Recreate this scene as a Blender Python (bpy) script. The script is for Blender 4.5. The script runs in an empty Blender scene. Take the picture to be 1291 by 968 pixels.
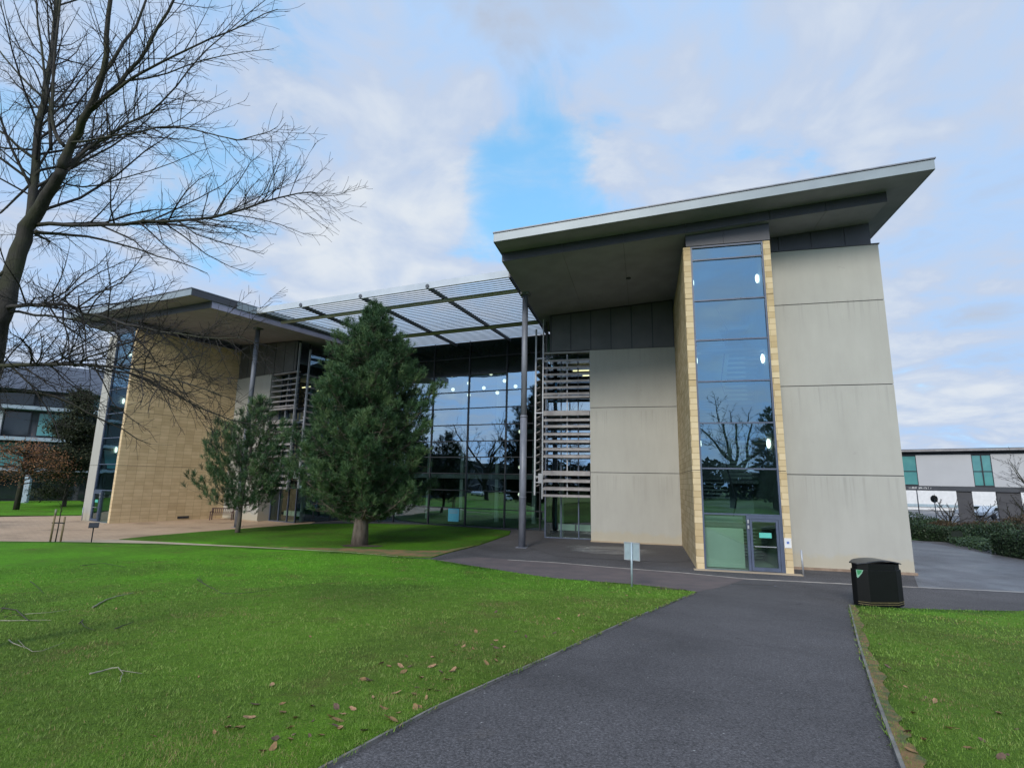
import bpy, bmesh, math, random
import numpy as np
from mathutils import Vector, Matrix, noise as mnoise
R = math.radians
random.seed(7)
rng = np.random.default_rng(11)
scene = bpy.context.scene
COL = scene.collection

# ------------------------------------------------------------------ surveyed camera (photo 1291 x 968)
F, PITCH, ROLL, EYE = 669.02, R(10.348), R(1.046), 3.45
fw = Vector((0, math.cos(PITCH), math.sin(PITCH))); rt0 = Vector((1, 0, 0)); up0 = rt0.cross(fw)
RT = math.cos(ROLL)*rt0 + math.sin(ROLL)*up0
UP = -math.sin(ROLL)*rt0 + math.cos(ROLL)*up0
CAM = Vector((0, 0, EYE))

def hill(x, y):
    """the ground: a gentle mound under the photographer that runs out to the level forecourt"""
    d = math.hypot(x, max(y, 0.0)) if y > 0 else math.hypot(x, y*0.25)
    t = (20-d)*0.09
    return (t+math.sqrt(t*t+0.02))/2

def sight(x, y):
    return fw*F + RT*(x-645.5) - UP*(y-484)

def at(x, y, z=None):
    """ground point (or point at level z) of a surveyed bearing"""
    d = sight(x, y)
    zz = 0.0 if z is None else z
    for k in range(30 if z is None else 1):
        t = (zz-EYE)/d.z
        p = CAM + d*t
        if z is None:
            zz = 0.5*zz + 0.5*hill(p.x, p.y)
    return p

def atd(x, y, fy):
    d = sight(x, y); return CAM + d*(fy/d.y)

cam = bpy.data.cameras.new('camera'); camo = bpy.data.objects.new('camera', cam); COL.objects.link(camo)
cam.sensor_width = 36; cam.lens = F/1291*36; cam.clip_start = .05; cam.clip_end = 3000
camo.matrix_world = Matrix(((RT.x, UP.x, -fw.x, 0), (RT.y, UP.y, -fw.y, 0), (RT.z, UP.z, -fw.z, EYE), (0, 0, 0, 1)))
scene.camera = camo

# ------------------------------------------------------------------ materials
def newmat(name):
    m = bpy.data.materials.new(name); m.use_nodes = True
    nt = m.node_tree; nt.nodes.clear()
    out = nt.nodes.new('ShaderNodeOutputMaterial')
    b = nt.nodes.new('ShaderNodeBsdfPrincipled'); nt.links.new(b.outputs[0], out.inputs[0])
    return m, nt, b
def N(nt, t, **k):
    n = nt.nodes.new(t)
    for a, v in k.items():
        if a in n.inputs.keys(): n.inputs[a].default_value = v
        else: setattr(n, a, v)
    return n
def ramp(nt, fac, stops):
    r = nt.nodes.new('ShaderNodeValToRGB'); e = r.color_ramp.elements
    while len(e) < len(stops): e.new(0.5)
    for i, (p, c) in enumerate(stops):
        e[i].position = p; e[i].color = (c[0], c[1], c[2], 1) if len(c) > 2 else (c[0], c[0], c[0], 1)
    nt.links.new(fac, r.inputs[0]); return r.outputs[0]
def mixc(nt, fac, a, b, mode='MIX'):
    m = nt.nodes.new('ShaderNodeMix'); m.data_type = 'RGBA'; m.blend_type = mode
    for sock, v in ((m.inputs[0], fac), (m.inputs[6], a), (m.inputs[7], b)):
        if hasattr(v, 'links'): nt.links.new(v, sock)
        elif isinstance(v, (int, float)): sock.default_value = v
        else: sock.default_value = (v[0], v[1], v[2], 1)
    return m.outputs[2]
def noise(nt, scale, detail=5, rough=.55, coord='Object', stretch=None):
    tc = nt.nodes.new('ShaderNodeTexCoord'); src = tc.outputs[coord]
    if stretch:
        mp = nt.nodes.new('ShaderNodeMapping'); mp.inputs['Scale'].default_value = stretch
        nt.links.new(src, mp.inputs[0]); src = mp.outputs[0]
    n = nt.nodes.new('ShaderNodeTexNoise'); n.inputs['Scale'].default_value = scale
    n.inputs['Detail'].default_value = detail; n.inputs['Roughness'].default_value = rough
    nt.links.new(src, n.inputs['Vector']); return n.outputs[0]
def bump(nt, b, h, strength, dist=.02):
    n = nt.nodes.new('ShaderNodeBump'); n.inputs['Strength'].default_value = strength; n.inputs['Distance'].default_value = dist
    nt.links.new(h, n.inputs['Height']); nt.links.new(n.outputs[0], b.inputs['Normal'])
def simple(name, c0, c1=None, scale=3.0, rough=.6, metal=0.0, bmp=0.0, bscale=None, stretch=None, spec=.5, lo=.35, hi=.65):
    m, nt, b = newmat(name)
    b.inputs['Roughness'].default_value = rough; b.inputs['Metallic'].default_value = metal
    b.inputs['Specular IOR Level'].default_value = spec
    if c1 is None: c1 = tuple(v*.85 for v in c0)
    nz = noise(nt, scale, stretch=stretch)
    nt.links.new(ramp(nt, nz, [(lo, c1), (hi, c0)]), b.inputs['Base Color'])
    if bmp: bump(nt, b, noise(nt, bscale or scale*8), bmp)
    return m

M = {}
# pale render panels
def render_mat():
    m, nt, b = newmat('pale_render')
    n1 = noise(nt, .55, 6, .6, stretch=(1, 1, .7)); n2 = noise(nt, 2.2, 6, .65, stretch=(1.3, 1.3, .25))
    c = ramp(nt, n1, [(.3, (.365, .358, .325)), (.7, (.405, .398, .362))])
    c2 = ramp(nt, n2, [(.25, (.80, .79, .76)), (.6, (1, 1, 1))])
    c = mixc(nt, .28, c, c2, 'MULTIPLY')
    dr = noise(nt, 1.6, 8, .7, stretch=(1, 1, 1.6)); c = mixc(nt, ramp(nt, dr, [(.655, (0,)), (.72, (.30,))]), c, (.22, .215, .195))
    tc = nt.nodes.new('ShaderNodeTexCoord'); sp = nt.nodes.new('ShaderNodeSeparateXYZ'); nt.links.new(tc.outputs['UV'], sp.inputs[0])
    md = N(nt, 'ShaderNodeMath', operation='FRACT'); dv_ = N(nt, 'ShaderNodeMath', operation='DIVIDE'); nt.links.new(sp.outputs[1], dv_.inputs[0]); dv_.inputs[1].default_value = 3.93; nt.links.new(dv_.outputs[0], md.inputs[0])
    fall = ramp(nt, md.outputs[0], [(.55, (0,)), (.97, (1,)), (1, (0,))])
    runs = ramp(nt, noise(nt, 1.0, 7, .7, coord='UV', stretch=(6, .10, 1)), [(.52, (0,)), (.66, (.38,))])
    c = mixc(nt, mixc(nt, 1.0, fall, runs, 'MULTIPLY'), c, (.20, .20, .18))
    # splash staining in a ragged band at the foot of the wall
    ad = N(nt, 'ShaderNodeMath', operation='MULTIPLY_ADD'); nt.links.new(noise(nt, 1.7, 5), ad.inputs[0]); ad.inputs[1].default_value = -.9; nt.links.new(sp.outputs[1], ad.inputs[2])
    f = ramp(nt, ad.outputs[0], [(.0, (.45,)), (.22, (.0,))])
    c = mixc(nt, f, c, (.42, .355, .235))
    nt.links.new(c, b.inputs['Base Color']); b.inputs['Roughness'].default_value = .9; b.inputs['Specular IOR Level'].default_value = .2
    bump(nt, b, noise(nt, 60, 4), .15, .01); return m
M['render'] = render_mat()
def stone_mat(name, w, h, c1, c2, mortar, offset=.5, ms=.008):
    m, nt, b = newmat(name)
    tc = nt.nodes.new('ShaderNodeTexCoord')
    br = N(nt, 'ShaderNodeTexBrick', offset=offset, squash=1.0)
    br.inputs['Color1'].default_value = (*c1, 1); br.inputs['Color2'].default_value = (*c2, 1); br.inputs['Mortar'].default_value = (*mortar, 1)
    br.inputs['Scale'].default_value = 1; br.inputs['Mortar Size'].default_value = ms; br.inputs['Mortar Smooth'].default_value = .3
    br.inputs['Brick Width'].default_value = w; br.inputs['Row Height'].default_value = h; br.inputs['Bias'].default_value = 0
    nt.links.new(tc.outputs['UV'], br.inputs['Vector'])
    c = mixc(nt, .5, br.outputs['Color'], ramp(nt, noise(nt, 1.3, 7, .6), [(.3, (.72, .70, .66)), (.65, (1, 1, 1))]), 'MULTIPLY')
    nt.links.new(c, b.inputs['Base Color']); b.inputs['Roughness'].default_value = .85; b.inputs['Specular IOR Level'].default_value = .25
    inv = N(nt, 'ShaderNodeMath', operation='SUBTRACT'); inv.inputs[0].default_value = 1; nt.links.new(br.outputs['Fac'], inv.inputs[1])
    bump(nt, b, inv.outputs[0], .5, .02); return m
M['stone'] = stone_mat('buff_stone_blocks', .62, .265, (.63, .51, .32), (.46, .345, .185), (.28, .20, .10), .5, .009)
M['plinth'] = simple('reddish_plinth', (.30, .22, .16), (.20, .14, .10), 3, .9)
M['stone_grid'] = stone_mat('buff_stone_grid', .62, .265, (.69, .535, .325), (.57, .43, .25), (.36, .26, .145), .0, .009)
M['dark_metal'] = simple('dark_cladding', (.045, .046, .056), (.035, .036, .044), 1.2, .45, .0, .05, 8)
M['grey_clad'] = simple('grey_cladding', (.085, .087, .085), (.06, .062, .06), .8, .5)
M['soffit'] = simple('soffit_board', (.30, .285, .37), (.24, .23, .30), 1.0, .6)
M['fascia'] = simple('pale_fascia_metal', (.235, .275, .30), (.205, .24, .265), 1.0, .45, .1)
M['alu'] = simple('silver_metal', (.40, .415, .44), (.31, .32, .345), 2.5, .4, .3)
M['frame'] = simple('blue_grey_frame', (.075, .095, .15), (.06, .078, .12), 3, .4)
M['frame_dark'] = simple('dark_mullion', (.018, .021, .028), (.014, .016, .02), 3, .4)
M['slat'] = simple('weathered_louvre_slat', (.34, .325, .32), (.24, .22, .22), 2.0, .6)
M['blade'] = simple('pale_canopy_blade', (.50, .54, .60), (.42, .46, .52), 1.0, .45)
M['beam'] = simple('canopy_tube', (.55, .53, .51), (.46, .44, .42), 1.0, .5)
M['steel_dark'] = simple('dark_steel', (.07, .075, .09), (.055, .06, .07), 2, .45)
M['column'] = simple('grey_painted_steel', (.19, .20, .235), (.12, .13, .16), 3.5, .45, stretch=(1, 1, .35))
M['inner_wall'] = simple('interior_plaster', (.45, .50, .47), (.36, .40, .38), .6, .8)
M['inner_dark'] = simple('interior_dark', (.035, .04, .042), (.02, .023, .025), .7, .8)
M['inner_floor'] = simple('interior_floor_edge', (.30, .32, .32), (.2, .22, .22), 1, .7)
M['pale_backing'] = simple('added_pale_green_backing', (.60, .68, .63), (.52, .60, .55), .8, .6)
M['upper_pane'] = simple('dark_upper_glass', (.012, .020, .020), (.009, .014, .014), .6, .12)  # dark opaque panes for the top rows of the central glazing
def glass_mat(name, tint, refl, gl=(.80, .9, 1.0)):
    m, nt, b = newmat(name); nt.nodes.remove(b); out = nt.nodes[0]
    g = nt.nodes.new('ShaderNodeBsdfGlossy'); g.inputs['Roughness'].default_value = .0; g.inputs['Color'].default_value = (*gl, 1)
    t = nt.nodes.new('ShaderNodeBsdfTransparent'); t.inputs['Color'].default_value = (*tint, 1)
    fr = N(nt, 'ShaderNodeFresnel'); fr.inputs['IOR'].default_value = 1.5
    mr = N(nt, 'ShaderNodeMath', operation='ADD', use_clamp=True); nt.links.new(fr.outputs[0], mr.inputs[0]); mr.inputs[1].default_value = refl
    bn = nt.nodes.new('ShaderNodeBump'); bn.inputs['Strength'].default_value = .045; bn.inputs['Distance'].default_value = .2
    nt.links.new(noise(nt, .5, 1), bn.inputs['Height']); nt.links.new(bn.outputs[0], g.inputs['Normal'])
    mx = nt.nodes.new('ShaderNodeMixShader'); nt.links.new(mr.outputs[0], mx.inputs[0]); nt.links.new(t.outputs[0], mx.inputs[1]); nt.links.new(g.outputs[0], mx.inputs[2])
    nt.links.new(mx.outputs[0], out.inputs[0]); return m
M['glass'] = glass_mat('coated_glass', (.55, .72, .72), .40, (.50, .66, .78))
M['glass_stair'] = glass_mat('coated_stair_glass', (.42, .58, .62), .36, (.30, .46, .58))
M['glass_shade'] = glass_mat('shade_dimmed_glass', (.6, .7, .7), .06, (.5, .6, .7))  # reflection turned down to imitate shade on the panes behind the slats
M['glass_low'] = glass_mat('green_glass', (.60, .78, .70), .16, (.8, .95, .95))
def emit(name, c, s):
    m, nt, b = newmat(name); b.inputs['Base Color'].default_value = (*c, 1)
    b.inputs['Emission Color'].default_value = (*c, 1); b.inputs['Emission Strength'].default_value = s; return m
M['lamp'] = emit('lit_opal_globe', (1.0, .97, .80), 3)
M['globe'] = emit('lit_globe', (1.0, .96, .74), 1.3)
M['strip'] = emit('lit_strip_lamp', (1.0, .85, .45), 1.2)

def tarmac_mat(name, base, wet):
    m, nt, b = newmat(name)
    big = ramp(nt, noise(nt, .30, 8, .68), [(.33, tuple(v*.70 for v in base)), (.5, base), (.68, tuple(v*1.25 for v in base))])
    blot = ramp(nt, noise(nt, 1.9, 7, .7), [(.62, (0,)), (.70, (.45,))]); big = mixc(nt, blot, big, tuple(v*.55 for v in base))
    fine = ramp(nt, noise(nt, 42, 6, .9), [(.38, (.22, .22, .22)), (.50, (.9, .9, .9)), (.60, (1.7, 1.7, 1.72)), (.70, (3.2, 3.15, 3.1))])
    c = mixc(nt, 1.0, big, fine, 'MULTIPLY')
    tc = nt.nodes.new('ShaderNodeTexCoord'); vo = N(nt, 'ShaderNodeTexVoronoi'); vo.inputs['Scale'].default_value = 7; nt.links.new(tc.outputs['Object'], vo.inputs['Vector'])
    sp = ramp(nt, vo.outputs['Distance'], [(.0, (1,)), (.09, (0,))])
    gate = ramp(nt, noise(nt, 2.6, 3), [(.52, (0,)), (.56, (1,))])
    c = mixc(nt, mixc(nt, 1.0, sp, gate, 'MULTIPLY'), c, (.50, .49, .47))
    v2 = N(nt, 'ShaderNodeTexVoronoi', feature='DISTANCE_TO_EDGE'); v2.inputs['Scale'].default_value = .42
    wv = nt.nodes.new('ShaderNodeVectorMath'); wv.operation = 'MULTIPLY_ADD'; wn = nt.nodes.new('ShaderNodeTexNoise'); wn.inputs['Scale'].default_value = 1.6; wn.inputs['Detail'].default_value = 6; nt.links.new(tc.outputs['Object'], wn.inputs['Vector'])
    nt.links.new(wn.outputs['Color'], wv.inputs[0]); wv.inputs[1].default_value = (.9, .9, 0); nt.links.new(tc.outputs['Object'], wv.inputs[2]); nt.links.new(wv.outputs[0], v2.inputs['Vector'])
    ck = mixc(nt, 1.0, ramp(nt, v2.outputs['Distance'], [(.002, (1,)), (.007, (0,))]), ramp(nt, noise(nt, .5, 3), [(.52, (0,)), (.6, (.7,))]), 'MULTIPLY')
    c = mixc(nt, ck, c, (.028, .026, .025))
    dirt = ramp(nt, noise(nt, .75, 8, .72), [(.60, (0,)), (.72, (.35,))]); c = mixc(nt, dirt, c, (.115, .095, .075))
    nt.links.new(c, b.inputs['Base Color'])
    if wet:
        nt.links.new(ramp(nt, noise(nt, .35, 5), [(.4, (.30,)), (.65, (.7,))]), b.inputs['Roughness'])
    else:
        b.inputs['Roughness'].default_value = .88; b.inputs['Specular IOR Level'].default_value = .3
    bump(nt, b, noise(nt, 140, 2), .6, .006); return m
M['tarmac'] = tarmac_mat('tarmac', (.080, .075, .077), False)
M['tarmac_wet'] = tarmac_mat('damp_tarmac', (.105, .104, .112), True)
def damp_mat():
    m, nt, b = newmat('damp_and_dry_tarmac'); base = (.080, .075, .077)
    tc = nt.nodes.new('ShaderNodeTexCoord'); mp = nt.nodes.new('ShaderNodeMapping'); mp.vector_type = 'TEXTURE'; c0 = at(768, 693.5)
    mp.inputs['Location'].default_value = (c0.x, c0.y, 0); mp.inputs['Rotation'].default_value = (0, 0, R(-14)); mp.inputs['Scale'].default_value = (3.6, 3.0, 1); nt.links.new(tc.outputs['Object'], mp.inputs[0])
    ln = nt.nodes.new('ShaderNodeVectorMath'); ln.operation = 'LENGTH'; nt.links.new(mp.outputs[0], ln.inputs[0])
    edge = ramp(nt, ln.outputs['Value'], [(.45, (1,)), (.95, (0,))])
    f = ramp(nt, mixc(nt, 1.0, noise(nt, .8, 8, .65, stretch=(1, 2.4, 1)), edge, 'MULTIPLY'), [(.40, (0,)), (.46, (.75,))])
    dk = mixc(nt, 1.0, edge, ramp(nt, noise(nt, .6, 7, .6, stretch=(1, 2, 1)), [(.4, (0,)), (.55, (.6,))]), 'MULTIPLY')
    c = mixc(nt, dk, base, (.040, .038, .040)); c = mixc(nt, f, c, (.165, .16, .158))
    c = mixc(nt, 1.0, c, ramp(nt, noise(nt, 42, 6, .9), [(.38, (.3, .3, .3)), (.50, (.9, .9, .9)), (.62, (1.8, 1.8, 1.8))]), 'MULTIPLY')
    nt.links.new(c, b.inputs['Base Color']); nt.links.new(ramp(nt, dk, [(0, (.88,)), (.5, (.45,))]), b.inputs['Roughness']); b.inputs['Specular IOR Level'].default_value = .3; return m
M['damp'] = damp_mat()
M['dry'] = simple('dry_tarmac_patch', (.17, .165, .17), (.12, .118, .125), 2.5, .9, bmp=.3, bscale=90)
M['red_strip'] = simple('reddish_footway', (.125, .098, .095), (.09, .075, .077), 1.1, .9, bmp=.4, bscale=110)
M['concrete_path'] = simple('pale_concrete', (.42, .34, .24), (.34, .27, .19), .8, .9)
M['kerb'] = simple('concrete_edging', (.21, .195, .175), (.115, .108, .10), 3, .9, bmp=.3, bscale=50)
M['channel'] = simple('pale_channel_line', (.40, .37, .33), (.24, .22, .20), 2.0, .85)
def paving_mat():
    m, nt, b = newmat('pinkish_block_paving')
    tc = nt.nodes.new('ShaderNodeTexCoord'); br = N(nt, 'ShaderNodeTexBrick', offset=.5)
    br.inputs['Color1'].default_value = (.46, .335, .225, 1); br.inputs['Color2'].default_value = (.40, .285, .19, 1); br.inputs['Mortar'].default_value = (.2, .14, .1, 1)
    br.inputs['Scale'].default_value = 1; br.inputs['Brick Width'].default_value = .4; br.inputs['Row Height'].default_value = .2; br.inputs['Mortar Size'].default_value = .006
    nt.links.new(tc.outputs['Object'], br.inputs['Vector'])
    c = mixc(nt, .75, br.outputs['Color'], ramp(nt, noise(nt, .28, 6, .62), [(.34, (.50, .46, .40)), (.45, (.95, .9, .84)), (.62, (1.12, 1.07, 1.02))]), 'MULTIPLY')
    nt.links.new(c, b.inputs['Base Color']); b.inputs['Roughness'].default_value = .75; return m
M['paving'] = paving_mat()
def grass_mat(name, k=1.0):
    m, nt, b = newmat(name)
    n1 = noise(nt, .28, 5, .55); n2 = noise(nt, 5, 6, .7); n3 = noise(nt, 38, 4, .7)
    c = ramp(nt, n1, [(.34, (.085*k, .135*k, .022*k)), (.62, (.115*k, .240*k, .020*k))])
    c = mixc(nt, .75, c, ramp(nt, n2, [(.25, (.55, .58, .5)), (.7, (1.25, 1.2, 1.1))]), 'MULTIPLY')
    c = mixc(nt, .8, c, ramp(nt, n3, [(.3, (.5, .52, .5)), (.7, (1.4, 1.35, 1.2))]), 'MULTIPLY')
    tc = nt.nodes.new('ShaderNodeTexCoord'); sp = nt.nodes.new('ShaderNodeSeparateXYZ'); nt.links.new(tc.outputs['Object'], sp.inputs[0])
    lush = N(nt, 'ShaderNodeMath', operation='MULTIPLY_ADD'); nt.links.new(noise(nt, .35, 4), lush.inputs[0]); lush.inputs[1].default_value = 12; nt.links.new(sp.outputs[1], lush.inputs[2])
    lm = N(nt, 'ShaderNodeMapRange'); nt.links.new(lush.outputs[0], lm.inputs[0]); lm.inputs[1].default_value = 18; lm.inputs[2].default_value = 27
    c = mixc(nt, lm.outputs[0], c, (.9, 1.25, .75), 'MULTIPLY')
    brown = ramp(nt, noise(nt, .9, 7, .7), [(.55, (0,)), (.70, (.6,))])
    c = mixc(nt, brown, c, (.13, .10, .035))
    nt.links.new(c, b.inputs['Base Color']); b.inputs['Roughness'].default_value = .85; b.inputs['Specular IOR Level'].default_value = .15
    bump(nt, b, noise(nt, 45, 4, .7), 1.0, .04); return m
M['lawn'] = grass_mat('lawn_turf'); M['lawn_shade'] = grass_mat('shade_darkened_turf', .72); M['lawn_far'] = grass_mat('rough_turf', .85)  # middle lawn turf is darkened: the pines' shade is put into its colour
M['litter'] = simple('brown_needle_litter', (.21, .125, .05), (.085, .115, .025), 1.6, .95, bmp=.6, bscale=40, lo=.40, hi=.58)
M['soil'] = simple('dark_soil', (.06, .038, .026), (.035, .024, .018), 5, .95, bmp=.6, bscale=40)
M['edge_soil'] = simple('worn_edge_soil', (.19, .105, .04), (.07, .085, .025), 7, .95, bmp=.6, bscale=40, lo=.42, hi=.58)
def attr_mat(name, stops, rough=.7, spec=.25, sss=0, patch=None):
    m, nt, b = newmat(name)
    a = N(nt, 'ShaderNodeAttribute', attribute_name='tone'); c = ramp(nt, a.outputs['Fac'], stops)
    if patch == .33:
        tc = nt.nodes.new('ShaderNodeTexCoord'); sp = nt.nodes.new('ShaderNodeSeparateXYZ'); nt.links.new(tc.outputs['Object'], sp.inputs[0])
        lush = N(nt, 'ShaderNodeMath', operation='MULTIPLY_ADD'); nt.links.new(noise(nt, .35, 4), lush.inputs[0]); lush.inputs[1].default_value = 12; nt.links.new(sp.outputs[1], lush.inputs[2])
        lm = N(nt, 'ShaderNodeMapRange'); nt.links.new(lush.outputs[0], lm.inputs[0]); lm.inputs[1].default_value = 18; lm.inputs[2].default_value = 27
        c = mixc(nt, lm.outputs[0], c, (.9, 1.25, .75), 'MULTIPLY')
    if patch: c = mixc(nt, .7, c, ramp(nt, noise(nt, patch, 5), [(.34, (.66, .58, .66)), (.60, (1.12, 1.12, 1.0))]), 'MULTIPLY')
    nt.links.new(c, b.inputs['Base Color']); b.inputs['Roughness'].default_value = rough; b.inputs['Specular IOR Level'].default_value = spec
    return m
M['blades'] = attr_mat('grass_blades', [(0, (.065, .115, .014)), (.5, (.118, .205, .030)), (.9, (.20, .295, .070)), (1, (.24, .19, .085))], patch=.33)
M['needles'] = attr_mat('pine_needles', [(0, (.012, .032, .014)), (.55, (.042, .094, .036)), (1, (.13, .195, .075))], .55)
M['needles_small'] = attr_mat('young_pine_needles', [(0, (.016, .034, .013)), (.6, (.044, .080, .026)), (1, (.105, .15, .05))], .55)
M['hedge'] = attr_mat('hedge_leaves', [(0, (.010, .020, .011)), (.6, (.026, .052, .024)), (1, (.065, .105, .045))], .5)
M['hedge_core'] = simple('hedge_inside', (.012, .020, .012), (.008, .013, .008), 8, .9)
M['conifer'] = attr_mat('far_conifer_foliage', [(0, (.014, .018, .010)), (.6, (.034, .044, .022)), (1, (.085, .085, .040))], .7)
M['ivy'] = attr_mat('ground_cover_leaves', [(0, (.018, .035, .018)), (.6, (.040, .075, .035)), (1, (.085, .13, .06))], .45)
M['rust_leaf'] = attr_mat('rust_brown_leaves', [(0, (.055, .026, .012)), (.6, (.22, .10, .045)), (1, (.36, .19, .085))], .7)
M['brown_shrub'] = attr_mat('brown_shrub_twigs', [(0, (.025, .02, .012)), (.6, (.06, .042, .022)), (1, (.10, .07, .035))], .7)
M['far_wood'] = attr_mat('far_wood_foliage', [(0, (.020, .022, .018)), (.6, (.04, .042, .032)), (1, (.07, .065, .05))], .8)
def bark_mat(name, a, c, moss, ms=.5):
    m, nt, b = newmat(name)
    col = ramp(nt, noise(nt, 6, 7, .65, stretch=(1, 1, .25)), [(.3, a), (.7, c)])
    mo = ramp(nt, noise(nt, 1.4, 5, .6), [(.45, (0,)), (.62, (ms,))])
    nt.links.new(mixc(nt, mo, col, moss), b.inputs['Base Color']); b.inputs['Roughness'].default_value = .9; b.inputs['Specular IOR Level'].default_value = .2
    bump(nt, b, noise(nt, 22, 5, .7, stretch=(1, 1, .3)), .7, .02); return m
M['bark'] = bark_mat('bare_tree_bark', (.022, .020, .019), (.060, .055, .048), (.045, .052, .018))
M['twig'] = bark_mat('dark_twigs', (.020, .018, .020), (.045, .040, .038), (.035, .036, .018), .35)
M['pine_bark'] = bark_mat('pine_bark', (.07, .055, .045), (.22, .185, .155), (.10, .09, .07), .3)
M['bin'] = simple('black_plastic', (.0045, .005, .0052), (.0035, .004, .004), 3, .5, spec=.25)
M['bin_lid'] = simple('lid_plastic', (.020, .021, .024), (.016, .017, .02), 3, .28)
M['yellow'] = simple('yellow_line', (.33, .27, .11), (.22, .18, .07), 4, .5)
M['emblem'] = simple('green_sticker', (.04, .26, .10), (.035, .22, .085), 4, .4)
M['emblem_w'] = simple('pale_green_sticker', (.22, .42, .30), (.18, .36, .25), 4, .4)
M['sign_back'] = simple('grey_sign_back', (.34, .42, .46), (.28, .35, .39), 4, .45, .2)
M['white'] = simple('white_paint', (.66, .66, .66), (.58, .58, .58), 2, .5)
M['teal'] = simple('teal_card', (.10, .48, .40), (.09, .43, .36), 8, .5)
M['blue_card'] = simple('blue_card', (.10, .42, .55), (.08, .36, .48), 8, .5)
M['blue_ink'] = simple('blue_ink', (.10, .16, .42), (.09, .14, .38), 8, .5)
M['wood_stake'] = simple('weathered_stake', (.26, .19, .10), (.16, .12, .065), 4, .85, stretch=(1, 1, .2))
M['bench'] = simple('dark_bench_timber', (.085, .045, .035), (.055, .03, .025), 6, .7)
M['black'] = simple('black_metal', (.015, .015, .016), (.011, .011, .012), 4, .4)
M['rubber'] = simple('black_rubber_tie', (.02, .02, .02), (.015, .015, .015), 4, .7)
M['band'] = simple('pale_blue_band', (.30, .37, .43), (.24, .30, .36), 1, .5)
M['slate'] = simple('slate_roof', (.07, .085, .115), (.05, .06, .085), 1.5, .55)
M['brick_brown'] = simple('dark_grey_cladding', (.060, .060, .066), (.042, .042, .048), 1, .7)
M['panel'] = simple('pale_grey_panel', (.42, .425, .44), (.39, .395, .41), .5, .5)
M['charcoal'] = simple('charcoal_panel', (.045, .05, .06), (.032, .036, .045), 1.5, .6)
M['green_glass'] = simple('green_glazing', (.10, .29, .28), (.07, .22, .23), .6, .08)
M['dark_glass'] = simple('dark_glazing', (.020, .028, .032), (.014, .02, .023), .8, .06)
M['leaf_a'] = simple('tan_leaf', (.34, .20, .11), (.22, .12, .06), 30, .8)
M['leaf_b'] = simple('brown_leaf', (.13, .075, .05), (.08, .045, .03), 30, .8)
M['leaf_c'] = simple('ochre_leaf', (.24, .14, .055), (.15, .085, .035), 30, .8)
M['dead_twig'] = simple('bleached_twig', (.30, .28, .21), (.16, .15, .11), 12, .85)
M['dead_twig_dark'] = simple('dark_fallen_twig', (.055, .048, .038), (.035, .03, .026), 12, .85)
M['car'] = simple('silver_car_paint', (.55, .58, .62), (.5, .53, .57), 2, .25, .3)
M['car_white'] = simple('white_car_paint', (.75, .77, .8), (.7, .72, .75), 2, .25)

# ------------------------------------------------------------------ object helpers
def tag(o, label=None, cat=None, group=None, kind=None):
    if label: o['label'] = label
    if cat: o['category'] = cat
    if group: o['group'] = group
    if kind: o['kind'] = kind
    return o
def empty(name, loc, label, cat, group=None, rz=0.0):
    o = bpy.data.objects.new(name, None); COL.objects.link(o); o.location = loc; o.rotation_euler = (0, 0, rz)
    o.empty_display_size = .3
    return tag(o, label, cat, group)

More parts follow.
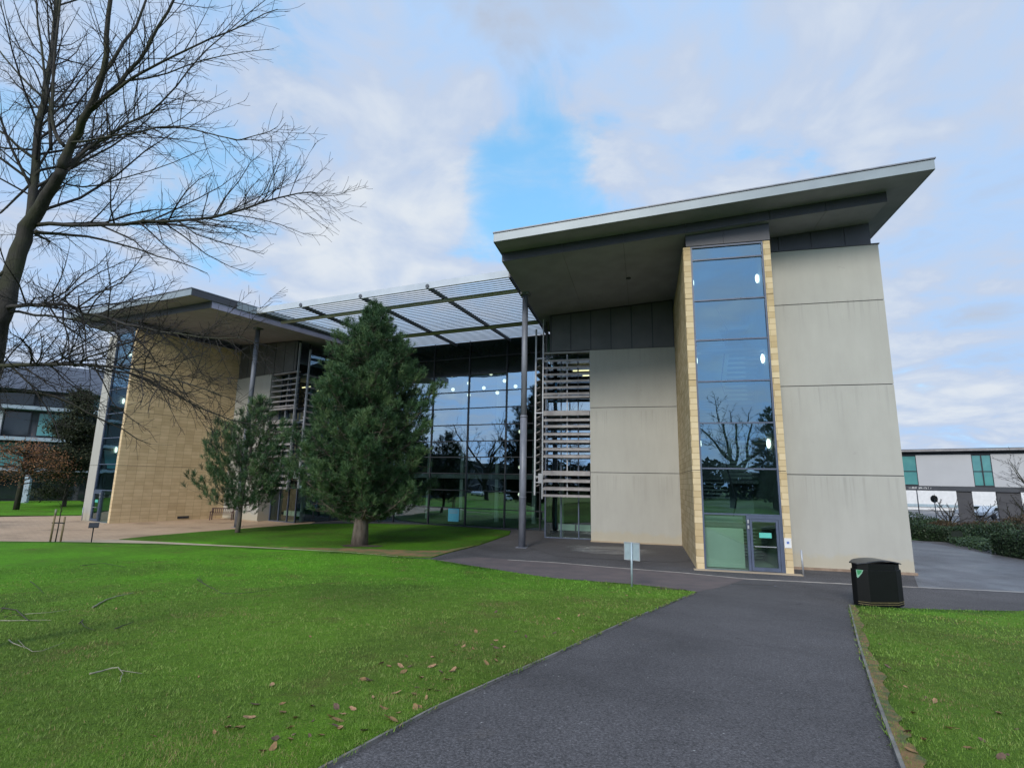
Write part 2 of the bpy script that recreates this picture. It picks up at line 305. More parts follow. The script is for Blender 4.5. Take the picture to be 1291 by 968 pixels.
class MB:
    """collects boxes, quads and tubes in local coordinates; build() links them as ONE mesh object"""
    def __init__(s): s.v = []; s.f = []; s.mi = []; s.sm = []
    def add(s, pts, faces, mi=0, smooth=False):
        b = len(s.v); s.v += [tuple(p) for p in pts]
        for f in faces: s.f.append([b+i for i in f]); s.mi.append(mi); s.sm.append(smooth)
        return s
    def box(s, x0, x1, y0, y1, z0, z1, mi=0):
        return s.add([(x0, y0, z0), (x1, y0, z0), (x1, y1, z0), (x0, y1, z0), (x0, y0, z1), (x1, y0, z1), (x1, y1, z1), (x0, y1, z1)],
                     [(0, 3, 2, 1), (4, 5, 6, 7), (0, 1, 5, 4), (1, 2, 6, 5), (2, 3, 7, 6), (3, 0, 4, 7)], mi)
    def hexa(s, b, t, mi=0):
        """b, t: four bottom and four top points, same order"""
        return s.add(list(b)+list(t), [(0, 3, 2, 1), (4, 5, 6, 7), (0, 1, 5, 4), (1, 2, 6, 5), (2, 3, 7, 6), (3, 0, 4, 7)], mi)
    def quad(s, a, b, c, d, mi=0): return s.add([a, b, c, d], [(0, 1, 2, 3)], mi)
    def bar(s, a, b, w, h, mi=0, up=(0, 0, 1)):
        a = Vector(a); b = Vector(b); d = (b-a).normalized(); up = Vector(up)
        x = d.cross(up); x = (x if x.length > 1e-4 else d.cross(Vector((1, 0, 0)))).normalized()*w/2; y = x.cross(d).normalized()*h/2
        return s.hexa([a-x-y, a+x-y, a+x+y, a-x+y], [b-x-y, b+x-y, b+x+y, b-x+y], mi)
    def tube(s, pts, rads, n=6, mi=0, cap=True):
        pts = [Vector(p) for p in pts]; rings = []; base = len(s.v)
        d0 = (pts[1]-pts[0]).normalized(); x = d0.orthogonal().normalized()
        for i, p in enumerate(pts):
            d = (pts[min(i+1, len(pts)-1)]-pts[max(i-1, 0)])
            d = d.normalized() if d.length > 1e-9 else d0
            x = (x-d*x.dot(d)); x = x.normalized() if x.length > 1e-6 else d.orthogonal().normalized()
            y = d.cross(x); r = rads[i] if hasattr(rads, '__len__') else rads
            s.v += [tuple(p+(x*math.cos(2*math.pi*k/n)+y*math.sin(2*math.pi*k/n))*r) for k in range(n)]
        for i in range(len(pts)-1):
            for k in range(n):
                a = base+i*n+k; b2 = base+i*n+(k+1) % n
                s.f.append([a, b2, b2+n, a+n]); s.mi.append(mi); s.sm.append(True)
        if cap:
            e = base+(len(pts)-1)*n
            s.f.append([base+k for k in range(n)][::-1]); s.mi.append(mi); s.sm.append(False)
            s.f.append([e+k for k in range(n)]); s.mi.append(mi); s.sm.append(False)
        return s
    def ball(s, c, rx, ry, rz, n=10, m=7, mi=0):
        base = len(s.v)
        for i in range(m+1):
            a = math.pi*i/m
            for k in range(n):
                t = 2*math.pi*k/n; s.v.append((c[0]+rx*math.sin(a)*math.cos(t), c[1]+ry*math.sin(a)*math.sin(t), c[2]-rz*math.cos(a)))
        for i in range(m):
            for k in range(n):
                a = base+i*n+k; b2 = base+i*n+(k+1) % n
                s.f.append([a, b2, b2+n, a+n]); s.mi.append(mi); s.sm.append(True)
        return s
    def build(s, name, mats, parent=None, xf=None, flip=False, origin=(0, 0, 0), bevel=0, local_uv=True):
        if not isinstance(mats, (list, tuple)): mats = [mats]
        me = bpy.data.meshes.new(name)
        o3 = Vector(origin)
        vs = [Vector(p) for p in s.v]; wv = [(xf(p) if xf else p)-o3 for p in vs]
        me.from_pydata([tuple(p) for p in wv], [], [f[::-1] for f in s.f] if flip else s.f)
        for m in mats: me.materials.append(m)
        me.polygons.foreach_set('material_index', s.mi); me.polygons.foreach_set('use_smooth', s.sm)
        if local_uv and len(s.f) < 20000:
            uv = me.uv_layers.new(name='UVMap').data
            for p in me.polygons:
                ids = list(p.vertices)
                if len(ids) < 3: continue
                nrm = Vector((0, 0, 0))
                for i in range(len(ids)):
                    a = vs[ids[i]]; b2 = vs[ids[(i+1) % len(ids)]]
                    nrm += Vector(((a.y-b2.y)*(a.z+b2.z), (a.z-b2.z)*(a.x+b2.x), (a.x-b2.x)*(a.y+b2.y)))
                ax = max(range(3), key=lambda i: abs(nrm[i]))
                for li in p.loop_indices:
                    q = vs[me.loops[li].vertex_index]
                    uv[li].uv = (q.y, q.z) if ax == 0 else ((q.x, q.z) if ax == 1 else (q.x, q.y))
        me.update()
        o = bpy.data.objects.new(name, me); COL.objects.link(o)
        if parent: o.parent = parent
        if bevel:
            bv = o.modifiers.new('bevel', 'BEVEL'); bv.width = bevel; bv.segments = 2; bv.limit_method = 'ANGLE'
        return o

def fast_mesh(name, verts, faces, mats, parent=None, tone=None, mi=None):
    """verts (n,3) array, faces (m,k) array; tone: one value per face"""
    me = bpy.data.meshes.new(name); n, k = faces.shape
    me.vertices.add(len(verts)); me.vertices.foreach_set('co', np.asarray(verts, np.float32).ravel())
    me.loops.add(n*k); me.loops.foreach_set('vertex_index', faces.astype(np.int32).ravel())
    me.polygons.add(n); me.polygons.foreach_set('loop_start', np.arange(0, n*k, k, dtype=np.int32))
    for m in (mats if isinstance(mats, list) else [mats]): me.materials.append(m)
    if mi is not None: me.polygons.foreach_set('material_index', np.asarray(mi, np.int32))
    if tone is not None:
        a = me.attributes.new('tone', 'FLOAT', 'FACE'); a.data.foreach_set('value', np.asarray(tone, np.float32))
    me.update(calc_edges=True)
    o = bpy.data.objects.new(name, me); COL.objects.link(o)
    if parent: o.parent = parent
    return o

# ------------------------------------------------------------------ ground sheets
def sheet(name, pts, mat, lift, label=None, step=1.0, skirt=0.0, zf=hill, cat=None):
    bm = bmesh.new()
    vs = [bm.verts.new((p[0], p[1], 0)) for p in pts]
    f = bm.faces.new(vs)
    if f.normal.z < 0: f.normal_flip()
    bm.normal_update()
    if f.normal.z < 0: bmesh.ops.reverse_faces(bm, faces=[f])
    bmesh.ops.triangulate(bm, faces=bm.faces[:])
    xs = [p[0] for p in pts]; ys = [p[1] for p in pts]
    def cuts(lo, hi):
        r = []; v = math.ceil(lo/step)*step
        while v < hi:
            if abs(v) <= 48 or abs(v) % 8 < 1e-6: r.append(v)
            v += step
        return r
    for ax, c in [(0, c) for c in cuts(min(xs), max(xs))]+[(1, c) for c in cuts(min(ys), max(ys))]:
        co = (c, 0, 0) if ax == 0 else (0, c, 0); no = (1, 0, 0) if ax == 0 else (0, 1, 0)
        bmesh.ops.bisect_plane(bm, geom=bm.verts[:]+bm.edges[:]+bm.faces[:], plane_co=co, plane_no=no, dist=1e-5)
    bmesh.ops.remove_doubles(bm, verts=bm.verts[:], dist=1e-4)
    for v in bm.verts: v.co.z = zf(v.co.x, v.co.y)+lift
    if skirt:
        be = [e for e in bm.edges if e.is_boundary]
        r = bmesh.ops.extrude_edge_only(bm, edges=be)
        for g in r['geom']:
            if isinstance(g, bmesh.types.BMVert): g.co.z -= skirt
    bm.normal_update()
    me = bpy.data.meshes.new(name); bm.to_mesh(me); bm.free()
    for p in me.polygons: p.use_smooth = True
    me.materials.append(mat); o = bpy.data.objects.new(name, me); COL.objects.link(o)
    return tag(o, label, cat, kind='structure')
def P(*px): return [at(*q).to_2d() for q in px]
def strip(name, line, w, mat, lift, h, label):
    """a low concrete edging that follows the ground"""
    mb = MB(); pts = []
    for a, b in zip(line[:-1], line[1:]):
        n = max(1, int((Vector(b)-Vector(a)).length/.6))
        pts += [Vector(a).lerp(Vector(b), i/n) for i in range(n)]
    pts.append(Vector(line[-1]))
    rows = []
    for i, p in enumerate(pts):
        d = (pts[min(i+1, len(pts)-1)]-pts[max(i-1, 0)]).normalized(); nn = Vector((-d.y, d.x))*w/2; z = hill(p.x, p.y)+lift
        rows.append([(p.x+nn.x, p.y+nn.y, z-.1), (p.x+nn.x, p.y+nn.y, z+h), (p.x-nn.x, p.y-nn.y, z+h), (p.x-nn.x, p.y-nn.y, z-.1)])
    for a, b in zip(rows[:-1], rows[1:]):
        for k in range(3): mb.quad(a[k], a[k+1], b[k+1], b[k])
    mb.quad(*rows[0]); mb.quad(*rows[-1][::-1])
    return tag(mb.build(name, mat), label, kind='structure')

pl = P((410, 968), (545, 895), (700, 825), (800, 779), (866, 751.5)); corner = P((877, 747.5))[0]
dv = (pl[0]-pl[1]).normalized(); pl0 = pl[0]+dv*9
pr = P((1072, 764), (1085, 815), (1110, 890), (1140, 968)); pr_end = pr[3]+(pr[3]-pr[2]).normalized()*10
top = P((862, 744.5), (830, 741), (797, 737.5), (700, 730), (620, 718), (545, 706), (430, 696.5), (300, 690), (200, 686), (100, 684), (0, 683), (-150, 682))
lawn_front = [pl0]+pl+[corner]+top+[Vector((-60, 24)), Vector((-60, -14)), Vector((pl0.x-2, -14))]
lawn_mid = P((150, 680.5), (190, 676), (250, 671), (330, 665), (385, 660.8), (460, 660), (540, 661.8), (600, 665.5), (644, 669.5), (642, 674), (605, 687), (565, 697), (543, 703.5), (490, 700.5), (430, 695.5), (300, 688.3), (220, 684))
lawn_right = [pr[0]]+P((1130, 767.5), (1291, 771.5), (1500, 777))+[Vector((40, -14)), Vector((pr_end.x, -14)), pr_end, pr[3], pr[2], pr[1]]

# one ground sheet to the horizon
def ground():
    ax = sorted(set(list(np.arange(-48, 49, 2.0))+[-700, -400, -250, -150, -100, -70, 70, 100, 150, 250, 400, 700]))
    v = np.array([(x, y, hill(x, y)-.09) for y in ax for x in ax]); n = len(ax)
    f = np.array([(j*n+i, j*n+i+1, (j+1)*n+i+1, (j+1)*n+i) for j in range(n-1) for i in range(n-1)])
    return tag(fast_mesh('ground', v, f, M['lawn_far']), 'rough turf stretching away beyond the buildings', kind='structure')
ground()
sheet('tarmac_path', [Vector((-20, -16)), Vector((30, -16)), Vector((48, 20)), Vector((48, 33)), Vector((27.6, 36.6)), Vector((24, 46)), Vector((-34, 46)), Vector((-34, 20))], M['tarmac'], 0, 'dark speckled tarmac path widening into the forecourt')
sheet('road', P((1150, 719), (1148, 683), (1170, 684), (1200, 689.5), (1245, 698), (1291, 706.5), (1420, 730), (1420, 752), (1291, 747.5), (1158, 741)), M['tarmac_wet'], .008, 'damp bluish tarmac road beside the right hand wall')
sheet('paving', P((-260, 656), (-100, 651), (0, 651.5), (100, 650), (300, 648), (360, 654), (400, 657), (390, 660.5), (330, 667), (150, 683), (100, 690), (-260, 690)), M['paving'], .012, 'pinkish block paving in front of the stone clad wing')
sheet('concrete_path', P((60, 682), (150, 680.5), (220, 684), (300, 688.3), (430, 695.5), (502, 701.5), (498, 704), (430, 699.5), (300, 693), (200, 689), (60, 688)), M['concrete_path'], .02, 'narrow pale concrete path between the two lawns')
sheet('needle_litter', P((330, 689.4), (400, 691.5), (450, 692), (520, 695), (560, 694.5), (604, 687.5), (565, 697), (543, 703.5), (490, 700.5), (430, 695.5), (370, 692)), M['litter'], .046, 'thin brown needle litter along the front edge of the shaded lawn')
sheet('lawn', lawn_front, M['lawn'], .04, 'big sloping front lawn strewn with leaves and twigs', skirt=.06)
sheet('lawn', lawn_mid, M['lawn_shade'], .04, 'shaded lawn under the two pines', skirt=.06)
sheet('lawn', lawn_right, M['lawn'], .04, 'lawn right of the path in front of the black bin', skirt=.06)
sheet('lawn', P((-400, 640), (-60, 632), (100, 630), (112, 640), (112, 649.5), (0, 650.5), (-100, 650.5), (-400, 660)), M['lawn'], .03, 'far green lawn beyond the pink paving', step=2)
sheet('footway', P((545, 706.5), (600, 702), (700, 709), (770, 715), (860, 721.5), (940, 730), (877, 746), (830, 740.5), (797, 737), (700, 729.5), (620, 717.5)), M['red_strip'], .006, 'reddish footway strip between front lawn and forecourt')
sheet('damp_patch', P((668, 690), (690, 684), (760, 687), (866, 692), (869, 700), (872, 706), (850, 709), (770, 705), (700, 701)), M['damp'], .010, 'patchy damp and dry tarmac at the foot of the pale wall')
def blob(name, cx, cy, rx, ry, mat, lift, label, seed):
    c = at(cx, cy).to_2d(); random.seed(seed); pts = []
    for k in range(26):
        a = 2*math.pi*k/26; q = 1+.45*(mnoise.noise(Vector((math.cos(a)*1.6, math.sin(a)*1.6, seed))))
        pts.append(c+Vector((math.cos(a)*rx*q, math.sin(a)*ry*q)))
    return sheet(name, pts, mat, lift, label)
blob('soil', 846, 744, .55, .15, M['soil'], .046, 'bare brown soil at the pointed lawn corner', 8)
blob('soil', 452, 689, .95, .55, M['soil'], .048, 'dark soil ring around the big pine trunk', 9)
strip('kerb', [pl0]+pl+[corner], .05, M['kerb'], 0, .032, 'thin concrete edging along the front lawn beside the path')
strip('kerb', [pr[0], pr[1], pr[2], pr[3], pr_end], .065, M['kerb'], 0, .045, 'concrete edging along the right hand lawn beside the path')
strip('drain_channel', P((1420, 751), (1291, 746.5), (1080, 736.5), (940, 729.5), (860, 721.8), (770, 715), (700, 709), (640, 705.5)), .09, M['channel'], -.005, .016, 'pale channel line crossing the forecourt in front of the door')

def edge_soil(line, w, side, label):
    pts = [Vector(p) for p in line]; o2 = []
    for i, p in enumerate(pts):
        d = (pts[min(i+1, len(pts)-1)]-pts[max(i-1, 0)]).normalized(); o2.append(p+Vector((-d.y, d.x))*w*side*(.75+.6*mnoise.noise(Vector((i*.35, 2.2, 0)))))
    return sheet('soil', pts+o2[::-1], M['edge_soil'], .047, label, step=.5)
def dense(line, n):
    r = []
    for a, b in zip(line[:-1], line[1:]): r += [Vector(a).lerp(Vector(b), k/n) for k in range(n)]
    return r+[Vector(line[-1])]
edge_soil(dense([pr[0], pr[1], pr[2], pr[3], pr_end], 22), .16, 1, 'worn brown edge of the right hand lawn along the path')
# ------------------------------------------------------------------ main building
O = Vector((8.09, 22.85, 0)); A0 = R(-14); U = Vector((math.cos(A0), math.sin(A0), 0)); V = Vector((-U.y, U.x, 0))
MLP = Vector((-10.13, 30.685, 0)); MN = Vector((-35.96, 15.55, 0)).normalized()
def wingR(p): return O+U*p.x+V*p.y+Vector((0, 0, p.z))
def mirror(q): return q-MN*(2*((q-MLP).dot(MN)))
def wingL(p): return mirror(wingR(p))
MD = Vector((math.cos(R(-23.4)), math.sin(R(-23.4)), 0)); ND = Vector((-MD.y, MD.x, 0)); CB = at(600, 664.5, 0)
def mid(p): return CB+MD*p.x+ND*p.y+Vector((0, 0, p.z))

BO = Vector((-8, 38, 0))
B = empty('office_building', BO, 'three storey office building with two splayed wings, overhanging roofs and a glazed centre', 'building')
def sofz(u): return 14.75+.075*u

def wing(X, flip, u0, ret, side):
    kw = dict(parent=B, xf=X, flip=flip, origin=BO)
    def sub(mb, name, mats, par, **k):
        o = mb.build(name, mats, par, X, flip, BO, **k); return o
    # --- pale rendered walls with open joints
    def wallpanel(u0_, u1_, v0, v1, zs, label, lw):
        mb = MB()
        for a, b in zip(zs[:-1], zs[1:]):
            mb.box(u0_, u1_, v0, v1, a+(.018 if a > 0 else 0), b-.018)
        mb.box(u0_+.03, u1_-.03, v0+.04, v1-.02, .0, zs[-1]-.03, 1)
        o = mb.build('wall', [M['render'], M['charcoal']], **kw); o['label'] = label
        return o
    wallpanel(-5.5 if side == 'right' else -5.2, -.335, ret, ret+2.6, [0, 4.05, 8.0, 11.68], 'pale rendered wall panels beside the louvres', 0)
    wallpanel(3.35, 8.2, 1.6, 14, [0, 3.95, 7.85, 11.65, 14.28], 'tall pale rendered wall at the outer end of the wing', 0)
    MB().box(3.36, 8.25, 1.47, 1.6, 0, .10).build('plinth', M['plinth'], **kw)
    MB().box(-5.52, -.34, ret-.12, ret, 0, .07).build('plinth', M['concrete_path'], **kw)
    # --- stone fins either side of the stair window
    mb = MB(); zf = [0, 4.05, 7.95, 11.7, 14.18]
    for a, b in zip(zf[:-1], zf[1:]): mb.box(-.33, -.012, 0, ret+.02 if False else ret+.3, a+(.012 if a else 0), b-.012)
    mb.box(-.315, -.03, .03, ret, .01, 14.15, 1)
    o = mb.build('stone_fin', [M['stone_grid'] if side == 'left' else M['stone'], M['soil']], **kw); o['label'] = 'deep stone fin returning to the set back wall'
    mb = MB()
    fe = 3.35 if side == 'right' else 4.45
    for a, b in zip(zf[:-1], zf[1:]): mb.box(3.062, fe, 0, 1.59, a+(.012 if a else 0), b-.012)
    mb.box(3.08, fe-.02, .03, 1.55, .01, 14.15, 1)
    o = mb.build('stone_fin', [M['stone'] if side == 'right' else M['render'], M['soil']], **kw); o['label'] = 'narrow stone fin beside the tall outer wall' if side == 'right' else 'pale upright pier at the outer side of the stair window'
    MB().box(-.45, 3.6, -.35, 0, 0, .035).build('threshold', M['concrete_path'], **kw)
    # --- stair window
    sw = MB(); T = [2.26, 4.13, 6.06, 7.88, 9.74, 11.58, 13.52]
    sw.box(-.012, .062, .02, .16, 0, 14.18).box(2.99, 3.062, .02, .16, 0, 14.18).box(.062, 2.99, .02, .16, 14.10, 14.18).box(.062, 2.99, .03, .15, 0, .05)
    for z in T: sw.box(.062, 2.99, .04, .15, z-.03, z+.03)
    swo = sw.build('stair_window', M['frame'], **kw)
    zz = [.05]+T+[14.10]
    pane = MB()
    for i, (a, b) in enumerate(zip(zz[:-1], zz[1:])):
        a2 = a+(.03 if i else 0); b2 = b-(.03 if i < 7 else 0); e = random.uniform(-.010, .010)
        u1 = 1.70 if i == 0 else 2.985
        pane.quad((.065, .10, a2), (u1, .10+e, a2), (u1, .10+e, b2), (.065, .10, b2), 1 if i <= 0 else 0)
    sub(pane, 'pane', [M['glass_stair'], M['glass_low']], swo)
    # door
    d = MB(); d.box(1.70, 1.80, 0.0, .14, .05, 2.226).box(2.905, 2.985, 0.0, .14, .05, 2.226).box(1.80, 2.905, 0, .14, 2.10, 2.226)
    d.box(1.815, 1.905, -.01, .10, .06, 2.09).box(2.80, 2.89, -.01, .10, .06, 2.09).box(1.905, 2.80, -.01, .10, 1.99, 2.09).box(1.905, 2.80, -.01, .10, .06, .2)
    do = d.build('door', M['frame'], **kw)
    pm = MB(); pm.quad((1.905, .05, .2), (2.80, .05, .2), (2.80, .05, 1.99), (1.905, .05, 1.99)); sub(pm, 'pane', M['glass_low'], do)
    h = MB(); h.bar((1.95, -.05, 1.02), (2.76, -.05, 1.02), .03, .03).bar((1.97, -.05, 1.02), (1.97, .0, 1.02), .03, .03).bar((2.74, -.05, 1.02), (2.74, 0, 1.02), .03, .03)
    sub(h, 'push_bar', M['alu'], do)
    for hz in (1.92, 1.70): sub(MB().box(1.72, 1.785, -.06, 0, hz, hz+.14), 'hinge', M['alu'], do)
    nn = MB(); nn.box(2.16, 2.62, .030, .045, 1.36, 1.56); o = sub(nn, 'notice', M['teal'], do); o['label'] = 'teal notice on the door glass'
    # stair hall behind the glass
    st = MB()
    st.box(.0, 3.06, 5.6, 5.7, 0, 14.1).box(.0, .04, .3, 5.6, 0, 14.1).box(3.02, 3.06, .3, 5.6, 0, 14.1)
    st.box(.0, 3.06, .3, 5.7, 14.12, 14.2).box(.04, 3.02, .25, 5.6, .0, .02)
    sub_o = st.build('stair_hall', M['inner_wall'], **kw)
    fp = MB().box(.10, 1.66, .62, .66, .05, 2.15); sub(fp, 'added_backing_panel', M['pale_backing'], sub_o)  # panel added behind the glass so the lowest pane looks pale green
    stairs = MB()
    for k, z0 in enumerate((0.02, 3.75, 7.6, 11.45)):
        if k: stairs.box(.05, 3.0, 3.9, 5.58, z0-.22, z0)
        if z0 < 11:
            n = 11; zt = (3.75, 7.6, 11.45)[k]; hm = (z0+zt)/2
            for i in range(n): stairs.box(1.62, 2.95, 3.85-i*.25-.28, 3.85-i*.25, z0+(hm-z0)*(i+1)/n-.07, z0+(hm-z0)*(i+1)/n)
            stairs.box(.05, 3.0, .55, 1.12, hm-.18, hm)
            for i in range(n): stairs.box(.08, 1.45, 1.12+i*.25, 1.12+i*.25+.28, hm+(zt-hm)*(i+1)/n-.07, hm+(zt-hm)*(i+1)/n)
            stairs.bar((1.55, 3.85, z0+1.0), (1.55, 1.1, hm+1.0), .05, .05, 1); stairs.bar((1.5, 1.1, hm+1.0), (1.5, 3.85, zt+1.0), .05, .05, 1)
    sub(stairs, 'staircase', [M['inner_floor'], M['steel_dark']], sub_o)
    # clad band over the tower and behind the eaves
    mb = MB()
    for a, b in ((-.2, 1.42), (1.43, 3.36)): mb.hexa([(a, -.02, 14.2), (b, -.02, 14.2), (b, 2.2, 14.2), (a, 2.2, 14.2)], [(a, -.02, sofz(a)-.003), (b, -.02, sofz(b)-.003), (b, 2.2, sofz(b)-.003), (a, 2.2, sofz(a)-.003)])
    mb.build('cladding_band', M['dark_metal'], **kw)
    mb = MB(); seams = [3.37, 4.1, 5.5, 6.9, 7.95]
    for a, b in zip(seams[:-1], seams[1:]): mb.hexa([(a+.01, 1.64, 14.28), (b-.01, 1.64, 14.28), (b-.01, 3, 14.28), (a+.01, 3, 14.28)], [(a+.01, 1.64, sofz(a)-.003), (b-.01, 1.64, sofz(b)-.003), (b-.01, 3, sofz(b)-.003), (a+.01, 3, sofz(a)-.003)])
    mb.box(3.36, 8.25, 1.56, 3.0, 14.282, 14.32)
    mb.build('cladding_band', M['dark_metal'], **kw)
    # clerestory of grey panels
    cl = MB(); e = u0+.9 if side == 'right' else -8.3
    cs = [-.34-1.27*k for k in range(8) if -.34-1.27*k > e]+[e]
    for a, b in zip(cs[:-1], cs[1:]):
        cl.hexa([(b+.035, ret+.03, 11.70), (a-.035, ret+.03, 11.70), (a-.035, ret+.3, 11.70), (b+.035, ret+.3, 11.70)],
                [(b+.035, ret+.03, sofz(b)-.1), (a-.035, ret+.03, sofz(a)-.1), (a-.035, ret+.3, sofz(a)-.1), (b+.035, ret+.3, sofz(b)-.1)])
    cl.hexa([(e, ret+.08, 11.69), (-.34, ret+.08, 11.69), (-.34, ret+.34, 11.69), (e, ret+.34, 11.69)],
            [(e, ret+.08, sofz(e)-.003), (-.34, ret+.08, sofz(-.34)-.003), (-.34, ret+.34, sofz(-.34)-.003), (e, ret+.34, sofz(e)-.003)], 1)
    cl.build('clerestory', [M['grey_clad'], M['frame_dark']], **kw)
    # --- louvre screen and the glazing behind it
    e2 = -5.54 if side == 'right' else -5.24; s0 = -8.45; q = ret-8.72
    sl = MB()
    ZS = [11.17, 10.71, 10.27, 9.83, 9.42, 9.01, 7.34, 6.94, 6.45, 6.0, 5.51, 5.07, 3.57, 3.09]
    for z in ZS: sl.hexa([(s0, 8.80+q, z-.15), (e2, 8.80+q, z-.15), (e2, 9.12+q, z+.02), (s0, 9.12+q, z+.02)], [(s0, 8.80+q, z-.02), (e2, 8.80+q, z-.02), (e2, 9.12+q, z+.055), (s0, 9.12+q, z+.055)])
    for a, b in ((8.66, 8.80), (7.56, 7.86), (3.84, 4.12), (2.54, 2.68), (11.56, 11.66)): sl.box(s0, e2, 8.80+q, 9.12+q, a, b)
    sl.box(s0-.07, s0, 8.76+q, 8.9+q, 2.4, 13.9, 1).box(-7.0, -6.94, 9.05+q, 9.14+q, 2.5, 11.6, 1)
    sl.build('louvre_screen', [M['slat'], M['alu']], **kw)
    gl = MB(); v = 9.75+q
    fr = MB(); us = [s0, -7.45, -6.35, e2-.3+.3]
    for uu in us: fr.box(uu-.035, uu+.035, v-.06, v+.06, 0, 11.65)
    for z in (.03, 2.6, 3.95, 5.0, 7.7, 8.8, 11.6): fr.box(s0, e2, v-.05, v+.05, z-.04, z+.04)
    fo = fr.build('side_window', M['frame'], **kw)
    for a, b in zip(us[:-1], us[1:]):
        for z0, z1 in ((.07, 2.56), (2.64, 3.91), (3.99, 4.96), (5.04, 7.66), (7.74, 8.76), (8.84, 11.56)):
            gl.quad((a+.035, v, z0), (b-.035, v, z0), (b-.035, v, z1), (a+.035, v, z1), 1 if z0 < 1 else (2 if z0 > 8.8 or z0 < 3 else 0))
    sub(gl, 'pane', [M['glass'], M['glass_low'], M['glass_shade']], fo)
    rm = MB()
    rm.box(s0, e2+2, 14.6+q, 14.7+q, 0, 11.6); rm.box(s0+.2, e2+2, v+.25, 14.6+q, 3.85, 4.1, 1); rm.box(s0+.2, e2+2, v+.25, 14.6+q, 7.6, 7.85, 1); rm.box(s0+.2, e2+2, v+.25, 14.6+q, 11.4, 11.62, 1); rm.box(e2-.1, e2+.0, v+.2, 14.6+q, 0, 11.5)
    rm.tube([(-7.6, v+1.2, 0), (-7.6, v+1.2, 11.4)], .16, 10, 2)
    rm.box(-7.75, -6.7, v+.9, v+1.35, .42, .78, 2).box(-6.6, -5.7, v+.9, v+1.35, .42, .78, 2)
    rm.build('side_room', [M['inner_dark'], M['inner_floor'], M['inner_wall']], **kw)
    for k, z in enumerate((10.9, 10.85, 10.8)): sub(MB().box(-6.9+.5*k, -5.6, v+1.6+k*1.5, v+1.72+k*1.5, z, z+.07), 'strip_light', M['strip'], fo)
    # inner side of the wing, glazed, with a bracketed ladder of side louvres
    sd = MB(); 
    for vv in (v, v+1.6, v+3.2, v+4.6): sd.box(s0-.05, s0+.05, vv-.04, vv+.04, 0, 14.0)
    for z in (.03, 2.6, 5.0, 7.7, 8.9, 11.6, 13.2): sd.box(s0-.04, s0+.04, v, v+4.6, z-.04, z+.04)
    so = sd.build('side_window', M['frame_dark'], **kw)
    sg = MB()
    for z0, z1 in ((.07, 2.56), (2.64, 4.96), (5.04, 7.66), (7.74, 8.86), (8.94, 11.56), (11.64, 13.16)): sg.quad((s0, v+4.6, z0), (s0, v, z0), (s0, v, z1), (s0, v+4.6, z1))
    sub(sg, 'pane', M['glass'], so)
    ld = MB(); lu = s0-.62
    ld.box(lu-.05, lu+.05, 9.3+q, 9.42+q, 2.6, 13.4).box(lu-.03, lu+.03, 12.2+q, 12.28+q, 2.6, 13.2)
    for z in [3.1+.48*k for k in range(18)]:
        ld.hexa([(lu-.02, 9.36+q, z), (lu+.3, 9.36+q, z+.14), (lu+.3, 12.2+q, z+.14), (lu-.02, 12.2+q, z)], [(lu-.02, 9.36+q, z+.04), (lu+.3, 9.36+q, z+.18), (lu+.3, 12.2+q, z+.18), (lu-.02, 12.2+q, z+.04)], 1)
    for z in (3.4, 3.75, 7.8, 11.4): ld.bar((lu, 9.36+q, z), (s0, 9.36+q, z), .05, .07)
    ld.box(lu+.25, s0-.08, 9.2+q, 9.3+q, 3.35, 3.95)
    ld.build('louvre_screen', [M['alu'], M['slat']], **kw)
    # --- roof
    ue, v0, v1 = 9.15, -1.62, 24.0
    def slab(mb, a, b, c, d, z0, z1, mi=0):
        return mb.hexa([(a, c, sofz(a)+z0), (b, c, sofz(b)+z0), (b, d, sofz(b)+z0), (a, d, sofz(a)+z0)], [(a, c, sofz(a)+z1), (b, c, sofz(b)+z1), (b, d, sofz(b)+z1), (a, d, sofz(a)+z1)], mi)
    ro = slab(MB(), u0+.03, ue-.03, v0+.03, v1, .45, .86).build('roof', M['soffit'], **kw); ro['label'] = 'wide overhanging roof plate with boarded soffit'
    fm = MB(); slab(fm, u0, ue, v0-.02, v0+.025, .44, .84); slab(fm, ue-.025, ue+.02, v0+.03, v1, .44, .84)
    slab(fm, u0-.02, u0+.025, v0+.03, v0+2.9, .44, .84, 1); slab(fm, u0-.02, u0+.025, v0+2.91, v1, .40, .86)
    slab(fm, u0-.04, ue+.05, v0-.06, v1, .865, .92, 2)
    sub(fm, 'fascia', [M['fascia'], M['dark_metal'], M['column']], ro)
    sf = MB(); cu = [u0+.05] + [a for a in (-5.9, -3.0, -.2, 3.36, 5.6) if a > u0+1] + [7.95]
    for a, b in zip(cu[:-1], cu[1:]): slab(sf, a+.008, b-.008, -.28, 12.5, .0, .446)
    slab(sf, u0+.06, 7.94, -.25, 12.4, .02, .44, 1)
    for a, b in zip(cu[:-1], cu[1:]): slab(sf, a+.008, b-.008, -.31, -.28, .0, .446, 1)
    sub(sf, 'soffit', [M['soffit'], M['dark_metal']], ro)
    dl = MB(); dl.tube([(-2.9, 4.2, sofz(-2.9)-.05), (-2.9, 4.2, sofz(-2.9)+.01)], .13, 12); sub(dl, 'downlight', M['frame_dark'], ro)
    # column with collar
    c = MB(); c.tube([(-8.72, 4.34, -.05), (-8.72, 4.34, 7.0)], .19, 20).tube([(-8.72, 4.34, 7.0), (-8.72, 4.34, sofz(-8.72)+.01)], .165, 20)
    c.tube([(-8.72, 4.34, 6.9), (-8.72, 4.34, 7.02)], .205, 20).tube([(-8.72, 4.34, 2.55), (-8.72, 4.34, 2.62)], .198, 20)
